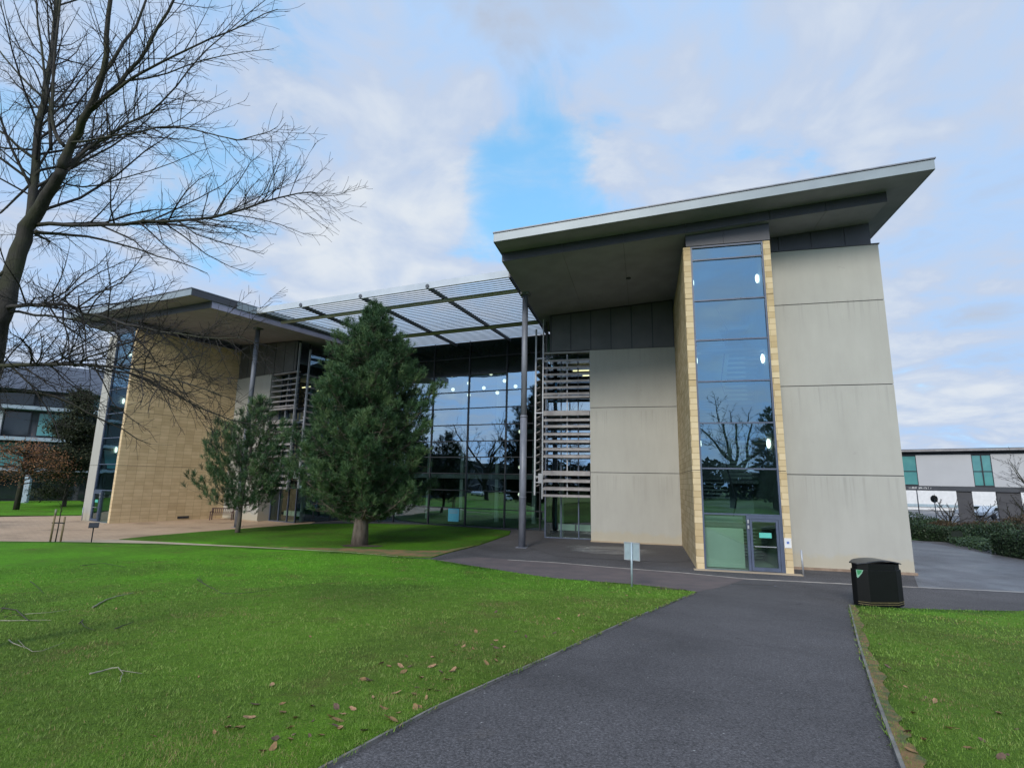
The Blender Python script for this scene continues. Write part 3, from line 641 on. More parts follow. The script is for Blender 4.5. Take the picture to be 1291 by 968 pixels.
    c.box(-9.0, -8.44, 4.06, 4.62, 0, .03).box(-8.98, -8.46, 4.08, 4.6, sofz(-8.72)-.12, sofz(-8.72)+.01)
    c.build('column', M['column'], **kw)['label'] = 'grey round steel column under the roof edge'
    # carcass closing the wing behind
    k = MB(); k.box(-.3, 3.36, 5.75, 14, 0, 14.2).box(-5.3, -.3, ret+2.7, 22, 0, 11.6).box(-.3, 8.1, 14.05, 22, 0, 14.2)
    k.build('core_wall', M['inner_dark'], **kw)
wing(wingR, False, -8.95, 8.72, 'right')
wing(wingL, True, -11.1, 8.0, 'left')

# --- glazed centre
kw = dict(parent=B, xf=mid, origin=BO)
mu = [6.4, 5.1, 2.31, -.95, -4.2, -7.45, -10.7, -13.4]
tz = [.03, 1.35, 2.68, 3.95, 5.2, 6.42, 7.68, 8.99, 10.29, 11.66, 13.05, 14.35]
fr = MB()
for m_ in mu: fr.box(m_-.045, m_+.045, -.10, .08, 0, 14.4)
for z in tz: fr.box(mu[-1], mu[0], -.06, .06, z-.035, z+.035)
cw = fr.build('curtain_wall', M['frame_dark'], **kw)
g = MB()
for a, b in zip(mu[1:], mu[:-1]):
    for i, (z0, z1) in enumerate(zip(tz[:-1], tz[1:])):
        e, e3 = random.uniform(-.007, .007), random.uniform(-.007, .007)
        g.quad((a+.045, e, z0+.035), (b-.045, e3, z0+.035), (b-.045, -e, z1-.035), (a+.045, -e3, z1-.035), 1 if z0 > 11 else 0)
g.build('pane', [M['glass'], M['upper_pane']], cw, mid, False, BO)
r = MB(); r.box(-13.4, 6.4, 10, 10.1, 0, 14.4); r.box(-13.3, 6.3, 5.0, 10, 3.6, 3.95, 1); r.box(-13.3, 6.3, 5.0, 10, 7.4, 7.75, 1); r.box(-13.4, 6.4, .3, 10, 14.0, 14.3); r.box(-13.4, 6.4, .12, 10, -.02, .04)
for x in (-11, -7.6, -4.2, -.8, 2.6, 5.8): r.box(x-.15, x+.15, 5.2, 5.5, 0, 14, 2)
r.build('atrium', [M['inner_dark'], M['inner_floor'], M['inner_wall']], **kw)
# --- louvred canopy between the two roofs
cn = MB(); zc = 14.30
def edges(n):
    t = (n+13.9)/13.9
    return -10.9+(-8.9+10.9)*t-.2, 7.95-2.25*t
n = -11.55; blades = MB()
while n < -.15:
    a, b = edges(n)
    blades.hexa([(a, n-.175, zc-.04), (b, n-.175, zc-.04), (b, n+.175, zc+.10), (a, n+.175, zc+.10)], [(a, n-.17, zc+.005), (b, n-.17, zc+.005), (b, n+.15, zc+.15), (a, n+.15, zc+.15)])
    n += .30
a, b = edges(-11.9); blades.hexa([(a, -12.02, zc-.12), (b, -12.02, zc-.12), (b, -11.88, zc-.12), (a, -11.88, zc-.12)], [(a, -12.05, zc+.26), (b, -12.05, zc+.26), (b, -11.95, zc+.30), (a, -11.95, zc+.30)])
trs = MB(); tub = MB()
for m_ in (2.55, -2.2, -6.95):
    trs.bar((m_, -11.95, zc-.02), (m_, .05, zc-.12), .09, .24); trs.tube([(m_, -12.08, zc+.02), (m_, -11.9, zc+.02)], .12, 10)
for s_ in (0, 1):
    trs.bar((edges(-12.0)[s_], -12.0, zc-.02), (edges(0)[s_], .05, zc-.12), .10, .26)
for n_ in (-10.1, -4.0): tub.tube([(edges(n_)[0], n_, zc-.2), (edges(n_)[1], n_, zc-.2)], .13, 12)
co = trs.build('canopy', M['steel_dark'], **kw); co['label'] = 'flat louvred canopy bridging the gap between the two roofs'
blades.build('blades', M['blade'], co, mid, False, BO); tub.build('beam', M['beam'], co, mid, False, BO)

# --- lamps seen through the glass
gl_proto = None
def put(o, loc, rz=0, label=None):
    c = o.copy(); COL.objects.link(c); c.location = loc; c.rotation_euler = (0, 0, rz)
    if label: c['label'] = label
    for ch in o.children:
        k = ch.copy(); COL.objects.link(k); k.parent = c
        for g2 in ch.children:
            h = g2.copy(); COL.objects.link(h); h.parent = k
    return c
spots = [(-4.28, 12.42), (-.52, 12.32), (-2.61, 11.62), (.74, 11.63), (-1.16, 11.13), (1.75, 11.11), (-4.14, 11.15), (-2.57, 10.59), (.11, 10.66), (-6.2, 11.7), (-8.3, 11.3)]
for i, (x, z) in enumerate(spots):
    p = mid(Vector((x, 3.0, z)))
    if i == 0:
        gl_proto = empty('pendant_lamp', p, 'lit opal globe lamp hanging high behind the central glazing', 'lamp', 'globe lamps inside the glazed centre')
        MB().ball((0, 0, 0), .155, .155, .155, 14, 9).build('globe', M['globe'], gl_proto)
        MB().tube([(0, 0, .18), (0, 0, 1.4)], .012, 6).build('cord', M['black'], gl_proto)
    else: put(gl_proto, p)
for x, z in ((2.24, 7.38), (2.28, 4.53), (2.28, 2.42)):
    put(gl_proto, mid(Vector((x, 3.0, z))), 0, 'lit globe lamp in the vertical row beside the grey column')['group'] = 'globe lamps in the vertical row'
wl = None
for X, lab in ((wingR, 'lit oval lamp on the side wall of the right hand stair tower'), (wingL, 'lit oval lamp on the side wall of the left hand stair tower')):
    for z in (12.8, 9.03, 5.25):
        for uu in (.10, 2.94):
            p = X(Vector((uu, 1.0, z)))
            if wl is None:
                wl = empty('wall_lamp', p, lab, 'lamp', 'oval lamps in the right hand stair tower')
                MB().ball((0, 0, 0), .085, .085, .22, 14, 10).build('diffuser', M['lamp'], wl)
                MB().box(-.05, .05, -.02, .02, -.14, .14).build('backplate', M['alu'], wl)
            else:
                c = put(wl, p, A0, lab)
                if X is wingL: c['group'] = 'oval lamps in the left hand stair tower'

# ------------------------------------------------------------------ things fixed to or standing by the building
def wing_thing(name, mb, mat, label, cat, X=wingR):
    o = mb.build(name, mat, None, X); return tag(o, label, cat)
p0 = wingR(Vector((3.2, 0, 1.2)))
sg = empty('wall_sign', p0, 'small white notice plate fixed to the stone fin beside the door', 'sign', rz=A0)
MB().box(-.13, .13, -.02, -.003, -.19, .19).build('plate', M['white'], sg)
s2 = MB().box(-.045, .045, -.026, -.021, -.03, .06).build('symbol', M['blue_ink'], sg)
for X, lab, uu in ((wingR, 'short leaning steel post at the right foot of the door surround', 3.62), (wingL, 'short steel post at the foot of the far left stair tower', 3.62)):
    o = empty('bollard', X(Vector((uu, -.25, 0))), lab, 'post')
    MB().tube([(0, 0, 0), (-.02, 0, .96)], .035, 10).ball((-.02, 0, .96), .036, .036, .03, 10, 6).build('shaft', M['alu'], o)
    MB().tube([(0, 0, 0), (0, 0, .02)], .08, 12).build('base_plate', M['steel_dark'], o)
po = empty('poster', mid(Vector((-1.9, -.09, .82))), 'pale blue poster stuck low on the central glazing', 'poster', rz=R(-23.4))
MB().box(-.46, .46, -.01, .0, -.48, .48).build('sheet', M['blue_card'], po)
s2 = MB()
for z in (.34, .24, .14): s2.box(-.36, .36, -.014, -.0105, z-.02, z+.02)
s2.build('text_lines', M['band'], po)
# door drain
dc = at(950, 737.5); o = empty('drain_grate', (dc.x, dc.y, hill(dc.x, dc.y)), 'long dark drain grate set in the tarmac before the door', 'drain', rz=A0+R(2))
MB().box(-.72, .72, -.10, .10, .0, .014).build('frame', M['steel_dark'], o)
mb = MB(); [mb.box(-.7+.07*k, -.665+.07*k, -.085, .085, .0145, .02) for k in range(20)]; mb.build('bars', M['soil'], o)
# wall vent of the stone wall
o = empty('wall_vent', wingL(Vector((-.335, 4.9, .22))), 'dark low vent slot at the foot of the long stone wall', 'vent', rz=math.atan2(*(wingL(Vector((0, 1, 0)))-wingL(Vector((0, 0, 0)))).to_2d().yx))
MB().box(-.42, .42, -.03, .03, -.09, .09).build('cover', M['black'], o)
mb = MB(); [mb.box(-.38, .38, -.036, -.031, -.07+.045*k, -.05+.045*k) for k in range(4)]; mb.build('slats', M['steel_dark'], o)

# ------------------------------------------------------------------ litter bin
bl, br_ = at(1089, 765.5), at(1148, 768.5); bc = (bl+br_)/2; bw = (br_-bl).length; ang = math.atan2(br_.y-bl.y, br_.x-bl.x)
bz = hill(bc.x, bc.y)+.03
bc2 = bc+Vector((-math.sin(ang), math.cos(ang), 0))*.3
bn = empty('litter_bin', (bc2.x, bc2.y, bz), 'large black double litter bin with a curved lid on the lawn corner', 'litter bin', rz=ang)
def plan(w, d, c): return [(-w+c, -d), (w-c*1.4, -d), (w, -d+c*.9), (w, d-c*.9), (w-c*1.4, d), (-w+c, d), (-w, d-c*.9), (-w, -d+c*.9)]
def prism(mb, pts, z0, z1, mi=0, taper=1.0):
    n = len(pts); mb.add([(x, y, z0) for x, y in pts]+[(x*taper, y*taper, z1) for x, y in pts], [tuple(range(n))[::-1], tuple(range(n, 2*n))]+[(i, (i+1) % n, (i+1) % n+n, i+n) for i in range(n)], mi)
hw = bw/2
mb = MB(); prism(mb, plan(hw, .30, .22), .0, .99); body = mb.build('body', M['bin'], bn, bevel=.012)
mb = MB(); prism(mb, plan(hw-.045, .285, .2), .985, 1.155); mb.build('hood', M['bin'], bn, bevel=.01)
mb = MB(); nseg = 14
def lidz(t): return 1.13+.10*(1-t*t)
for i in range(nseg):
    t0, t1 = -1+2*i/nseg, -1+2*(i+1)/nseg; x0, x1 = t0*(hw-.015), t1*(hw-.015); z0, z1 = lidz(t0), lidz(t1)
    d0, d1 = (.325-.16*max(0, abs(t)-.68)/.32 for t in (t0, t1))
    mb.hexa([(x0, -d0, z0), (x1, -d1, z1), (x1, d1, z1), (x0, d0, z0)], [(x0, -d0+.005, z0+.026), (x1, -d1+.005, z1+.026), (x1, d1-.005, z1+.026), (x0, d0-.005, z0+.026)])
mb.build('lid', M['bin_lid'], bn)
mb = MB()
for z in (.07, .125):
    pp = plan(hw+.003, .304, .22)
    for i in (7, 0, 1): 
        a, b = pp[i], pp[(i+1) % 8]; mb.bar((a[0], a[1], z), (b[0], b[1], z), .005, .007)
mb.build('stripe', M['yellow'], bn)
mb = MB(); a = Vector((-hw+.0, -.11, 0)); b = Vector((-hw+.21, -.29, 0)); d = (b-a).normalized(); nrm = Vector((d.y, -d.x, 0))*.012
def lp(s, z): q = a+d*s+nrm; return (q.x, q.y, z)
mb.add([lp(.012, .985), lp(.015, .80), lp(.035, .755), (lp(.075, .80)), lp(.15, .90), lp(.185, .985)], [(0, 1, 2, 3, 4, 5)])
eo = mb.build('emblem', M['emblem_w'], body); nrm = nrm*1.3
MB().add([lp(.03, .975), lp(.045, .85), lp(.085, .86), lp(.135, .92), lp(.155, .975)], [(0, 1, 2, 3, 4)]).build('emblem_centre', M['emblem'], body)

# ------------------------------------------------------------------ sign seen from behind
sp_ = at(797, 741); o = empty('information_sign', (sp_.x, sp_.y, hill(sp_.x, sp_.y)), 'grey metal information sign seen from behind at the lawn tip', 'sign', rz=R(-34))
MB().tube([(0, -.03, -.05), (.02, -.03, 1.38)], .032, 10).build('post', M['sign_back'], o)
fo = MB().box(-.23, .25, .015, .03, .86, 1.36).build('panel', M['sign_back'], o)
mb = MB(); mb.box(-.25, .27, .0, .05, 1.36, 1.39).box(-.25, -.23, 0.005, .045, .86, 1.36).box(.25, .27, .005, .045, .86, 1.36).box(-.25, .27, .005, .045, .835, .86); mb.build('frame', M['alu'], fo)

# ------------------------------------------------------------------ lectern board, stakes, sapling, bench
q = at(115, 684); o = empty('lectern_sign', (q.x, q.y, 0), 'small black lectern sign at the edge of the front lawn', 'sign', rz=R(35))
MB().bar((0, 0, -.05), (0, 0, .82), .05, .05).build('post', M['black'], o)
MB().hexa([(-.21, -.15, .74), (.21, -.15, .74), (.21, .15, .95), (-.21, .15, .95)], [(-.21, -.16, .77), (.21, -.16, .77), (.21, .14, .98), (-.21, .14, .98)]).build('panel', M['black'], o)
for (px, hgt, lab, lean) in ((63, 1.62, 'taller left wooden stake with a pale top tied to the sapling', .16), (76, 1.26, 'shorter right wooden stake tied to the sapling', .14)):
    q = at(px, 683.5); o = empty('tree_stake', (q.x, q.y, 0), lab, 'stake', 'stakes around the young sapling')
    MB().tube([(0, 0, -.1), (lean*.2, 0, hgt)], .045, 9).build('stake', M['wood_stake'], o)
    if px == 63: MB().tube([(lean*.2, 0, hgt-.28), (lean*.205, 0, hgt+.004)], .047, 9).build('cut_top', M['dead_twig'], o)
q = at(69.5, 683.5); o = empty('sapling', (q.x, q.y, 0), 'thin bare sapling between two wooden stakes', 'sapling')
MB().tube([(0, 0, -.05), (.03, 0, .8), (.02, .02, 1.8), (.06, .03, 2.9)], [.03, .026, .02, .008], 7).build('trunk', M['bark'], o)
mb = MB(); random.seed(4)
for k in range(22):
    z = 1.5+k*.065; a = random.uniform(0, 6.28); l = random.uniform(.25, .6); mb.tube([(.03, .02, z), (.03+math.cos(a)*l*.5, math.sin(a)*l*.5, z+l*.4), (.03+math.cos(a)*l, math.sin(a)*l, z+l*.9)], [.008, .006, .003], 4)
mb.build('crown', M['twig'], o)
MB().bar((-.32, .0, .95), (.30, .0, .95), .03, .06).build('tie', M['rubber'], o)
q = at(279, 655.5, 0); o = empty('park_bench', (q.x, q.y, 0), 'dark timber garden bench against the foot of the stone wall', 'bench', rz=R(12))
W = .78
mb = MB(); [mb.box(-W, W, -.24+.115*k, -.15+.115*k, .42, .45) for k in range(4)]; mb.build('seat', M['bench'], o)
mb = MB(); mb.box(-W, W, .22, .26, .86, .94); mb.box(-W, W, .22, .26, .52, .58); [mb.box(-W+.14*k+.05, -W+.14*k+.10, .225, .255, .58, .86) for k in range(11)]; mb.build('backrest', M['bench'], o)
for sx in (-1, 1):
    MB().box(sx*W-.035, sx*W+.035, -.26, -.20, 0, .64).build('leg', M['bench'], o); MB().box(sx*W-.035, sx*W+.035, .2, .27, 0, .94).build('leg', M['bench'], o)
    MB().box(sx*W-.045, sx*W+.045, -.29, .2, .64, .68).build('armrest', M['bench'], o)

# ------------------------------------------------------------------ bare trees
def wander(p, d, L, n, jit, lift):
    pts = [p.copy()]; d = d.normalized()
    for i in range(n):
        d = (d+Vector((random.gauss(0, jit), random.gauss(0, jit), random.gauss(0, jit)+lift))).normalized(); p = p+d*(L/n); pts.append(p.copy())
    return pts
def sprout(mb, pts, rads, level, maxlev, dens, ratio, rmin, flat=1.0, start=.15, sides=(6, 5, 4, 3, 3)):
    """side shoots along a limb, and theirs in turn"""
    L = sum((b-a).length for a, b in zip(pts[:-1], pts[1:])); n = max(2, int(L*dens))
    seg = len(pts)-1
    for k in range(n):
        t = start+(1-start)*(k+random.random())/n; i = min(int(t*seg), seg-1); f = t*seg-i
        p = pts[i].lerp(pts[i+1], f); r = rads[i]*(1-f)+rads[i+1]*f; d = (pts[i+1]-pts[i]).normalized()
        ax = d.orthogonal().normalized(); ax = Matrix.Rotation(random.uniform(0, 6.283), 3, d) @ ax
        a = random.uniform(.45, 1.0); nd = (d*math.cos(a)+ax*math.sin(a)); nd.y *= flat; nd = nd.normalized()
        l = L*ratio*random.uniform(.55, 1.1)*(1.15-.7*t)
        if l < .12: continue
        r0 = max(rmin, min(r*.55, l*.0085)); q = wander(p, nd, l, 4 if level < maxlev else 3, .13, .035)
        rr = [max(rmin*.7, r0*(1-.75*j/(len(q)-1))) for j in range(len(q))]
        mb.tube(q, rr, sides[min(level, 4)], cap=False)
        if level < maxlev: sprout(mb, q, rr, level+1, maxlev, dens*1.35, ratio*.92, rmin, flat, .12, sides)

def big_tree():
    base = atd(-16, 520, 8.3); base.x -= .05; gz = hill(base.x, base.y)
    root = empty('bare_tree', (base.x, base.y, gz), 'big bare tree with spreading limbs leaning in from the left edge', 'tree')
    o3 = Vector((base.x, base.y, gz))
    def pth(*q): return [atd(x, y, fy)-o3 for x, y, fy in q]
    def smooth(pts, rads, k=3):
        P2, R2 = [], []
        for i in range(len(pts)-1):
            p0, p1, p2, p3 = pts[max(i-1, 0)], pts[i], pts[i+1], pts[min(i+2, len(pts)-1)]
            for j in range(k):
                t = j/k; P2.append(.5*((2*p1)+(p2-p0)*t+(2*p0-5*p1+4*p2-p3)*t*t+(3*p1-p0-3*p2+p3)*t**3)+Vector([random.gauss(0, .012) for _ in range(3)])); R2.append(rads[i]*(1-t)+rads[i+1]*t)
        return P2+[pts[-1]], R2+[rads[-1]]
    trunk = MB(); tw = MB(); random.seed(21)
    def lin(n, a, b): return [a+(b-a)*i/(n-1) for i in range(n)]
    T = [Vector((0, 0, -.1)), Vector((.0, 0, .7))]+pth((-9, 440, 8.3), (1, 400, 8.3), (18, 335, 8.35), (35, 287, 8.38), (58, 247, 8.2), (80, 212, 8.0))
    trunk.tube(*smooth(T, [.24, .165, .140, .130, .122, .108, .086, .074]), 14)
    limbs = [
        (pth((27, 312, 8.38), (36, 285, 8.45), (44, 215, 8.6), (55, 130, 8.9), (66, 60, 9.2), (74, -30, 9.5), (82, -130, 9.8)), .082, .024, 1.3),
        (pth((79, 214, 8.0), (90, 178, 7.9), (112, 140, 7.7), (131, 88, 7.5), (136, 20, 7.4), (150, -80, 7.2)), .073, .022, 1.3),
        (pth((112, 142, 7.7), (150, 105, 7.7), (185, 60, 7.6), (225, -10, 7.5), (265, -90, 7.4)), .036, .012, 1.4),
        (pth((80, 212, 8.0), (115, 185, 8.2), (160, 158, 8.4), (205, 130, 8.6), (262, 62, 8.9), (335, 0, 9.2)), .028, .006, 1.4),
        (pth((46, 283, 8.4), (110, 283, 8.1), (180, 280, 7.8), (250, 276, 7.5), (310, 262, 7.3), (365, 246, 7.1), (398, 243, 7.0)), .036, .005, 1.7),
        (pth((46, 292, 8.4), (75, 295, 8.6), (130, 302, 8.9), (200, 322, 9.2), (262, 345, 9.5)), .032, .006, 1),
        (pth((6, 388, 8.3), (35, 386, 8.0), (80, 385, 7.8), (120, 398, 7.5), (180, 413, 7.2), (250, 424, 7.0), (322, 432, 6.8)), .036, .005, 2.3),
        (pth((12, 392, 8.3), (60, 398, 8.5), (120, 412, 8.8), (165, 436, 9.0), (220, 470, 9.2)), .023, .005, 2.2),
        (pth((-40, 470, 8.3), (0, 461, 7.9), (60, 460, 7.6), (130, 460, 7.3), (200, 472, 7.0), (280, 500, 6.8)), .042, .005, 2.5),
        (pth((-40, 485, 8.3), (0, 492, 8.6), (70, 500, 8.9), (130, 530, 9.2), (190, 560, 9.5)), .036, .005, 2.2),
        (pth((95, 462, 7.5), (112, 450, 7.5), (165, 430, 7.5), (205, 412, 7.4)), .018, .005, 1.5),
        (pth((120, 462, 7.3), (185, 478, 7.4), (250, 512, 7.5), (310, 535, 7.6), (365, 544, 7.6)), .015, .004, 1.7),
        (pth((30, 320, 8.4), (0, 345, 8.2), (-45, 370, 8.0)), .036, .016, 1.0),
        (pth((52, 215, 8.6), (30, 240, 8.5), (0, 268, 8.4), (-40, 285, 8.2)), .024, .01, 1.0),
        (pth((48, 205, 8.6), (20, 182, 8.6), (0, 166, 8.6), (-40, 145, 8.6)), .03, .012, 1.2),
        (pth((64, 190, 8.7), (62, 130, 8.6), (52, 60, 8.5), (45, -20, 8.4)), .03, .012, 1.2),
        (pth((80, 185, 8.0), (66, 150, 8.0), (70, 60, 8.0), (78, -20, 8.0)), .034, .013, 1.2),
        (pth((112, 140, 7.7), (165, 100, 7.4), (220, 70, 7.1), (290, 40, 6.9), (350, 12, 6.7)), .025, .005, 1.4),
        (pth((125, 100, 7.6), (170, 30, 7.9), (200, -40, 8.1)), .03, .012, 1),
        (pth((90, 180, 7.9), (150, 172, 7.5), (220, 160, 7.1), (300, 175, 6.8), (350, 160, 6.6)), .018, .004, 1.3),
        (pth((150, 105, 7.7), (210, 92, 7.9), (280, 70, 8.1), (345, 62, 8.2)), .015, .004, 1.4),
        (pth((60, 130, 8.9), (20, 90, 9.1), (-20, 40, 9.3)), .024, .01, 1.0),
        (pth((75, 230, 8.1), (120, 235, 8.4), (190, 215, 8.7), (270, 185, 9.0)), .016, .004, 1.3),
    ]
    for pts, a, b, dn in limbs:
        p2, r2 = smooth(pts, lin(len(pts), a, b)); trunk.tube(p2, r2, 9 if a > .06 else 7)
        sprout(tw, p2, r2, 1, 3, 5.4*dn, .34, .0031)
    trunk.build('trunk', M['bark'], root, local_uv=False); tw.build('crown', M['twig'], root, local_uv=False)
big_tree()

def bare_tree(x, y, h, seed, label, group=None, lev=3, spread=1.0, dens=1.0, name='bare_tree', rmin=.008, el0=.35, thick=.62):
    random.seed(seed); z = hill(x, y)
    root = empty(name, (x, y, z), label, 'tree', group)
    tr = MB(); tw = MB(); r = h*.024
    t = [Vector((0, 0, -.2))]+wander(Vector((0, 0, 0)), Vector((0, 0, 1)), h*.34, 4, .05, .1)
    tr.tube(t, [r*1.35]+[r*(1.15-.07*k) for k in range(len(t)-1)], 12)
    nl = 8
    for k in range(nl):
        a = 6.283*k/nl+random.uniform(-.3, .3); el = random.uniform(el0, 1.25)
        d = Vector((math.cos(a)*math.cos(el)*spread, math.sin(a)*math.cos(el)*spread, math.sin(el)))
        p = t[random.randint(2, len(t)-1)]; q = wander(p, d, h*random.uniform(.48, .66), 7, .14, .07)
        rr = [r*thick*(1-.85*j/(len(q)-1)) for j in range(len(q))]; tr.tube(q, rr, 7)
        sprout(tw, q, rr, 1, lev, 1.7*dens*10/h, .42, rmin)
    tr.build('trunk', M['bark'], root, local_uv=False); tw.build('crown', M['twig'], root, local_uv=False)
    return root

# ------------------------------------------------------------------ pines
def pine(x, y, h, seed, label, prof, nb, ntuft, tl, mat, trunk_r, bare, lean=0.0, nw=.014, side=None, up=.55, nk=15):
    """prof: list of (height fraction, radius)"""
    random.seed(seed); g = np.random.default_rng(seed)
    root = empty('pine_tree', (x, y, hill(x, y)), label, 'tree')
    def rad(f):
        for (a, ra), (b, rb) in zip(prof[:-1], prof[1:]):
            if a <= f <= b: return ra+(rb-ra)*(f-a)/(b-a)
        return 0
    tr = MB(); tp = [Vector((lean*(k/8)**1.3+.05*math.sin(k*1.7), .04*math.cos(k*2.1), h*.97*k/8-(.15 if k == 0 else 0))) for k in range(9)]
    tr.tube(tp, [trunk_r*(1.25 if k == 0 else 1)*(1-.115*k)+.012 for k in range(9)], 14)
    def axis(z):
        f = max(0, min(7.999, z/(h*.97)*8)); i = int(f); return tp[i].lerp(tp[i+1], f-i)
    br = MB(); T = []; D = []; S = []
    for k in range(nb):
        f0 = bare+(1-bare)*((k+.5)/nb)**1.0*.97; a = k*2.39996+random.uniform(-.35, .35)
        R0 = rad(f0+.02)*random.uniform(.58, 1.06)*(1+.30*mnoise.noise(Vector((math.cos(a)*1.5+seed, math.sin(a)*1.5, f0*7))))
        if side: R0 *= side(a, f0)
        if R0 < .1: R0 = .12
        z0 = h*f0-R0*.16; p0 = axis(z0); nseg = 6; pts = []
        droop = random.uniform(-.05, .10)
        for j in range(nseg+1):
            t = j/nseg; pts.append(p0+Vector((math.cos(a)*R0*t, math.sin(a)*R0*t, R0*(droop*t-.15*t*(1-t)+up*.5*t*t)))+Vector([random.gauss(0, .03)*t for _ in range(3)]))
        br.tube(pts, [max(.008, trunk_r*.28*(1-f0*.6)*(1-.85*j/nseg)) for j in range(nseg+1)], 5, cap=False)
        m = max(3, int(ntuft*R0))
        for q in range(m):
            t = 1-.80*(q/m)**1.25; i = min(int(t*nseg), nseg-1); p = pts[i].lerp(pts[i+1], t*nseg-i)
            wd = (.10+.34*(1-abs(2*t-1.15)))*min(1.0, R0*.55+.15)
            off = Vector((random.gauss(0, wd), random.gauss(0, wd), random.gauss(0, wd*.42)+.03)); e = p+off
            d = (Vector((math.cos(a), math.sin(a), 0))*.55+off*.8+Vector((0, 0, up+random.uniform(.1, .6)))).normalized()
            if off.length > .25: br.tube([p, p.lerp(e, .6)+Vector((0, 0, -.03)), e], [.008, .006, .004], 3, cap=False)
            T.append(e); D.append(d); S.append(random.uniform(.7, 1.2))
    for k in range(14): T.append(axis(h*.97)+Vector((random.gauss(0, .07), random.gauss(0, .07), random.uniform(-.5, .12)))); D.append(Vector((random.gauss(0, .3), random.gauss(0, .3), 1)).normalized()); S.append(.9)
    T = np.array(T); D = np.array(D); S = np.array(S); n = len(T); k = nk
    # each tuft: a short bottle brush of needles
    tt = np.repeat(np.arange(n), k); al = g.uniform(-.1, 1, n*k)*tl*.8
    b0 = T[tt]+D[tt]*(al*S[tt])[:, None]
    rnd = g.normal(size=(n*k, 3)); rnd -= D[tt]*np.sum(rnd*D[tt], 1)[:, None]; rnd /= np.linalg.norm(rnd, axis=1)[:, None]
    nd = D[tt]*g.uniform(.35, 1.3, n*k)[:, None]+rnd*.75; nd /= np.linalg.norm(nd, axis=1)[:, None]
    L = tl*.62*S[tt]*g.uniform(.7, 1.15, n*k)
    w = np.cross(nd, g.normal(size=(n*k, 3))); w /= np.linalg.norm(w, axis=1)[:, None]; w *= nw
    tip = b0+nd*L[:, None]
    vv = np.stack([b0-w, b0+w, tip+w*.35, tip-w*.35], 1).reshape(-1, 3); ff = np.arange(n*k*4).reshape(-1, 4)
    cl = np.array([mnoise.noise(Vector((a*1.1+seed, b*1.1, c*1.1))) for a, b, c in T]); tuftone = np.clip(g.beta(2.2, 2.2, n)*.75+.12+.75*cl, 0, 1); tone = np.clip(tuftone[tt]*.75+g.uniform(0, .3, n*k)-.02, 0, 1)
    tr.build('trunk', M['pine_bark'], root, local_uv=False)
    br.build('branches', M['pine_bark'], root, local_uv=False)
    fast_mesh('crown', vv, ff, mat, root, tone)
    return root
pine(-7.8, 28.7, 13.3, 5, 'large dense dark green pine on the shaded lawn', [(.10, 1.5), (.15, 3.2), (.22, 3.8), (.36, 3.75), (.50, 3.35), (.64, 2.8), (.76, 2.15), (.87, 1.3), (.95, .6), (1.0, .08)],
     160, 38, .34, M['needles'], .36, .12, lean=.0, nw=.0095, up=.95, nk=28)
pine(-16.7, 33.7, 8.4, 9, 'smaller airy young pine in front of the stone wall', [(.16, 1.4), (.25, 3.1), (.40, 3.0), (.55, 2.5), (.70, 1.9), (.85, 1.15), (1.0, .2)],
     54, 16, .40, M['needles'], .125, .18, lean=.55, nw=.0105, up=1.3, nk=34)

# ------------------------------------------------------------------ leafy masses
def leaves(name, pts, size, mat, parent=None, seed=1, flat=.0, tone=None):
    g = np.random.default_rng(seed); n = len(pts); pts = np.asarray(pts)
    a = g.normal(size=(n, 3)); a[:, 2] *= (1-flat); a /= np.linalg.norm(a, axis=1)[:, None]
    b = np.cross(a, g.normal(size=(n, 3))); b /= np.linalg.norm(b, axis=1)[:, None]
    s = size*g.uniform(.6, 1.3, n)[:, None]
    vv = np.stack([pts-a*s, pts-b*s*.55, pts+a*s, pts+b*s*.55], 1).reshape(-1, 3)
    t = g.beta(2, 2.4, n) if tone is None else np.clip(tone+g.uniform(-.2, .2, n), 0, 1)
    return fast_mesh(name, vv, np.arange(n*4).reshape(-1, 4), mat, parent, t)
def hedge(a, b, d, h, seed, label, n=9000, size=.055, mat='hedge', name='hedge'):
    a = Vector(a); b = Vector(b); L = (b-a).length; ang = math.atan2(b.y-a.y, b.x-a.x)
    root = empty(name, (a.x, a.y, hill(a.x, a.y)), label, 'hedge', rz=ang)
    g = np.random.default_rng(seed); mb = MB(); nx = int(L/.35)+2
    rows = []
    for i in range(nx):
        x = L*i/(nx-1); w = d/2*(.86+.1*mnoise.noise(Vector((x*.9, seed, 0)))); hh = h*(.9+.09*mnoise.noise(Vector((x*.7, seed, 5))))
        if i in (0, nx-1): w *= .8; hh *= .9
        rows.append([(x, d/2-w, 0), (x, d/2-w*1.02, hh*.75), (x, d/2-w*.7, hh), (x, d/2+w*.7, hh), (x, d/2+w*1.02, hh*.75), (x, d/2+w, 0)])
    for r0, r1 in zip(rows[:-1], rows[1:]):
        for k in range(5): mb.quad(r0[k], r1[k], r1[k+1], r0[k+1])
    mb.add(rows[0], [(0, 1, 2, 3, 4, 5)]); mb.add(rows[-1], [(5, 4, 3, 2, 1, 0)])
    core = mb.build('branches', M['hedge_core'], root)
    i = g.integers(0, nx-1, n); f = g.random(n); k = g.choice(5, n, p=[.27, .16, .2, .14, .23]); e = g.random(n)
    Rw = np.array(rows); p = (Rw[i, k]*(1-e)[:, None]+Rw[i, k+1]*e[:, None])*(1-f)[:, None]+(Rw[i+1, k]*(1-e)[:, None]+Rw[i+1, k+1]*e[:, None])*f[:, None]
    ends = g.random(n) < .16; p[ends, 0] = g.choice([0, L], ends.sum())
    p += g.normal(0, .035, (n, 3)); leaves('foliage', p, size, M[mat], root, seed); return root
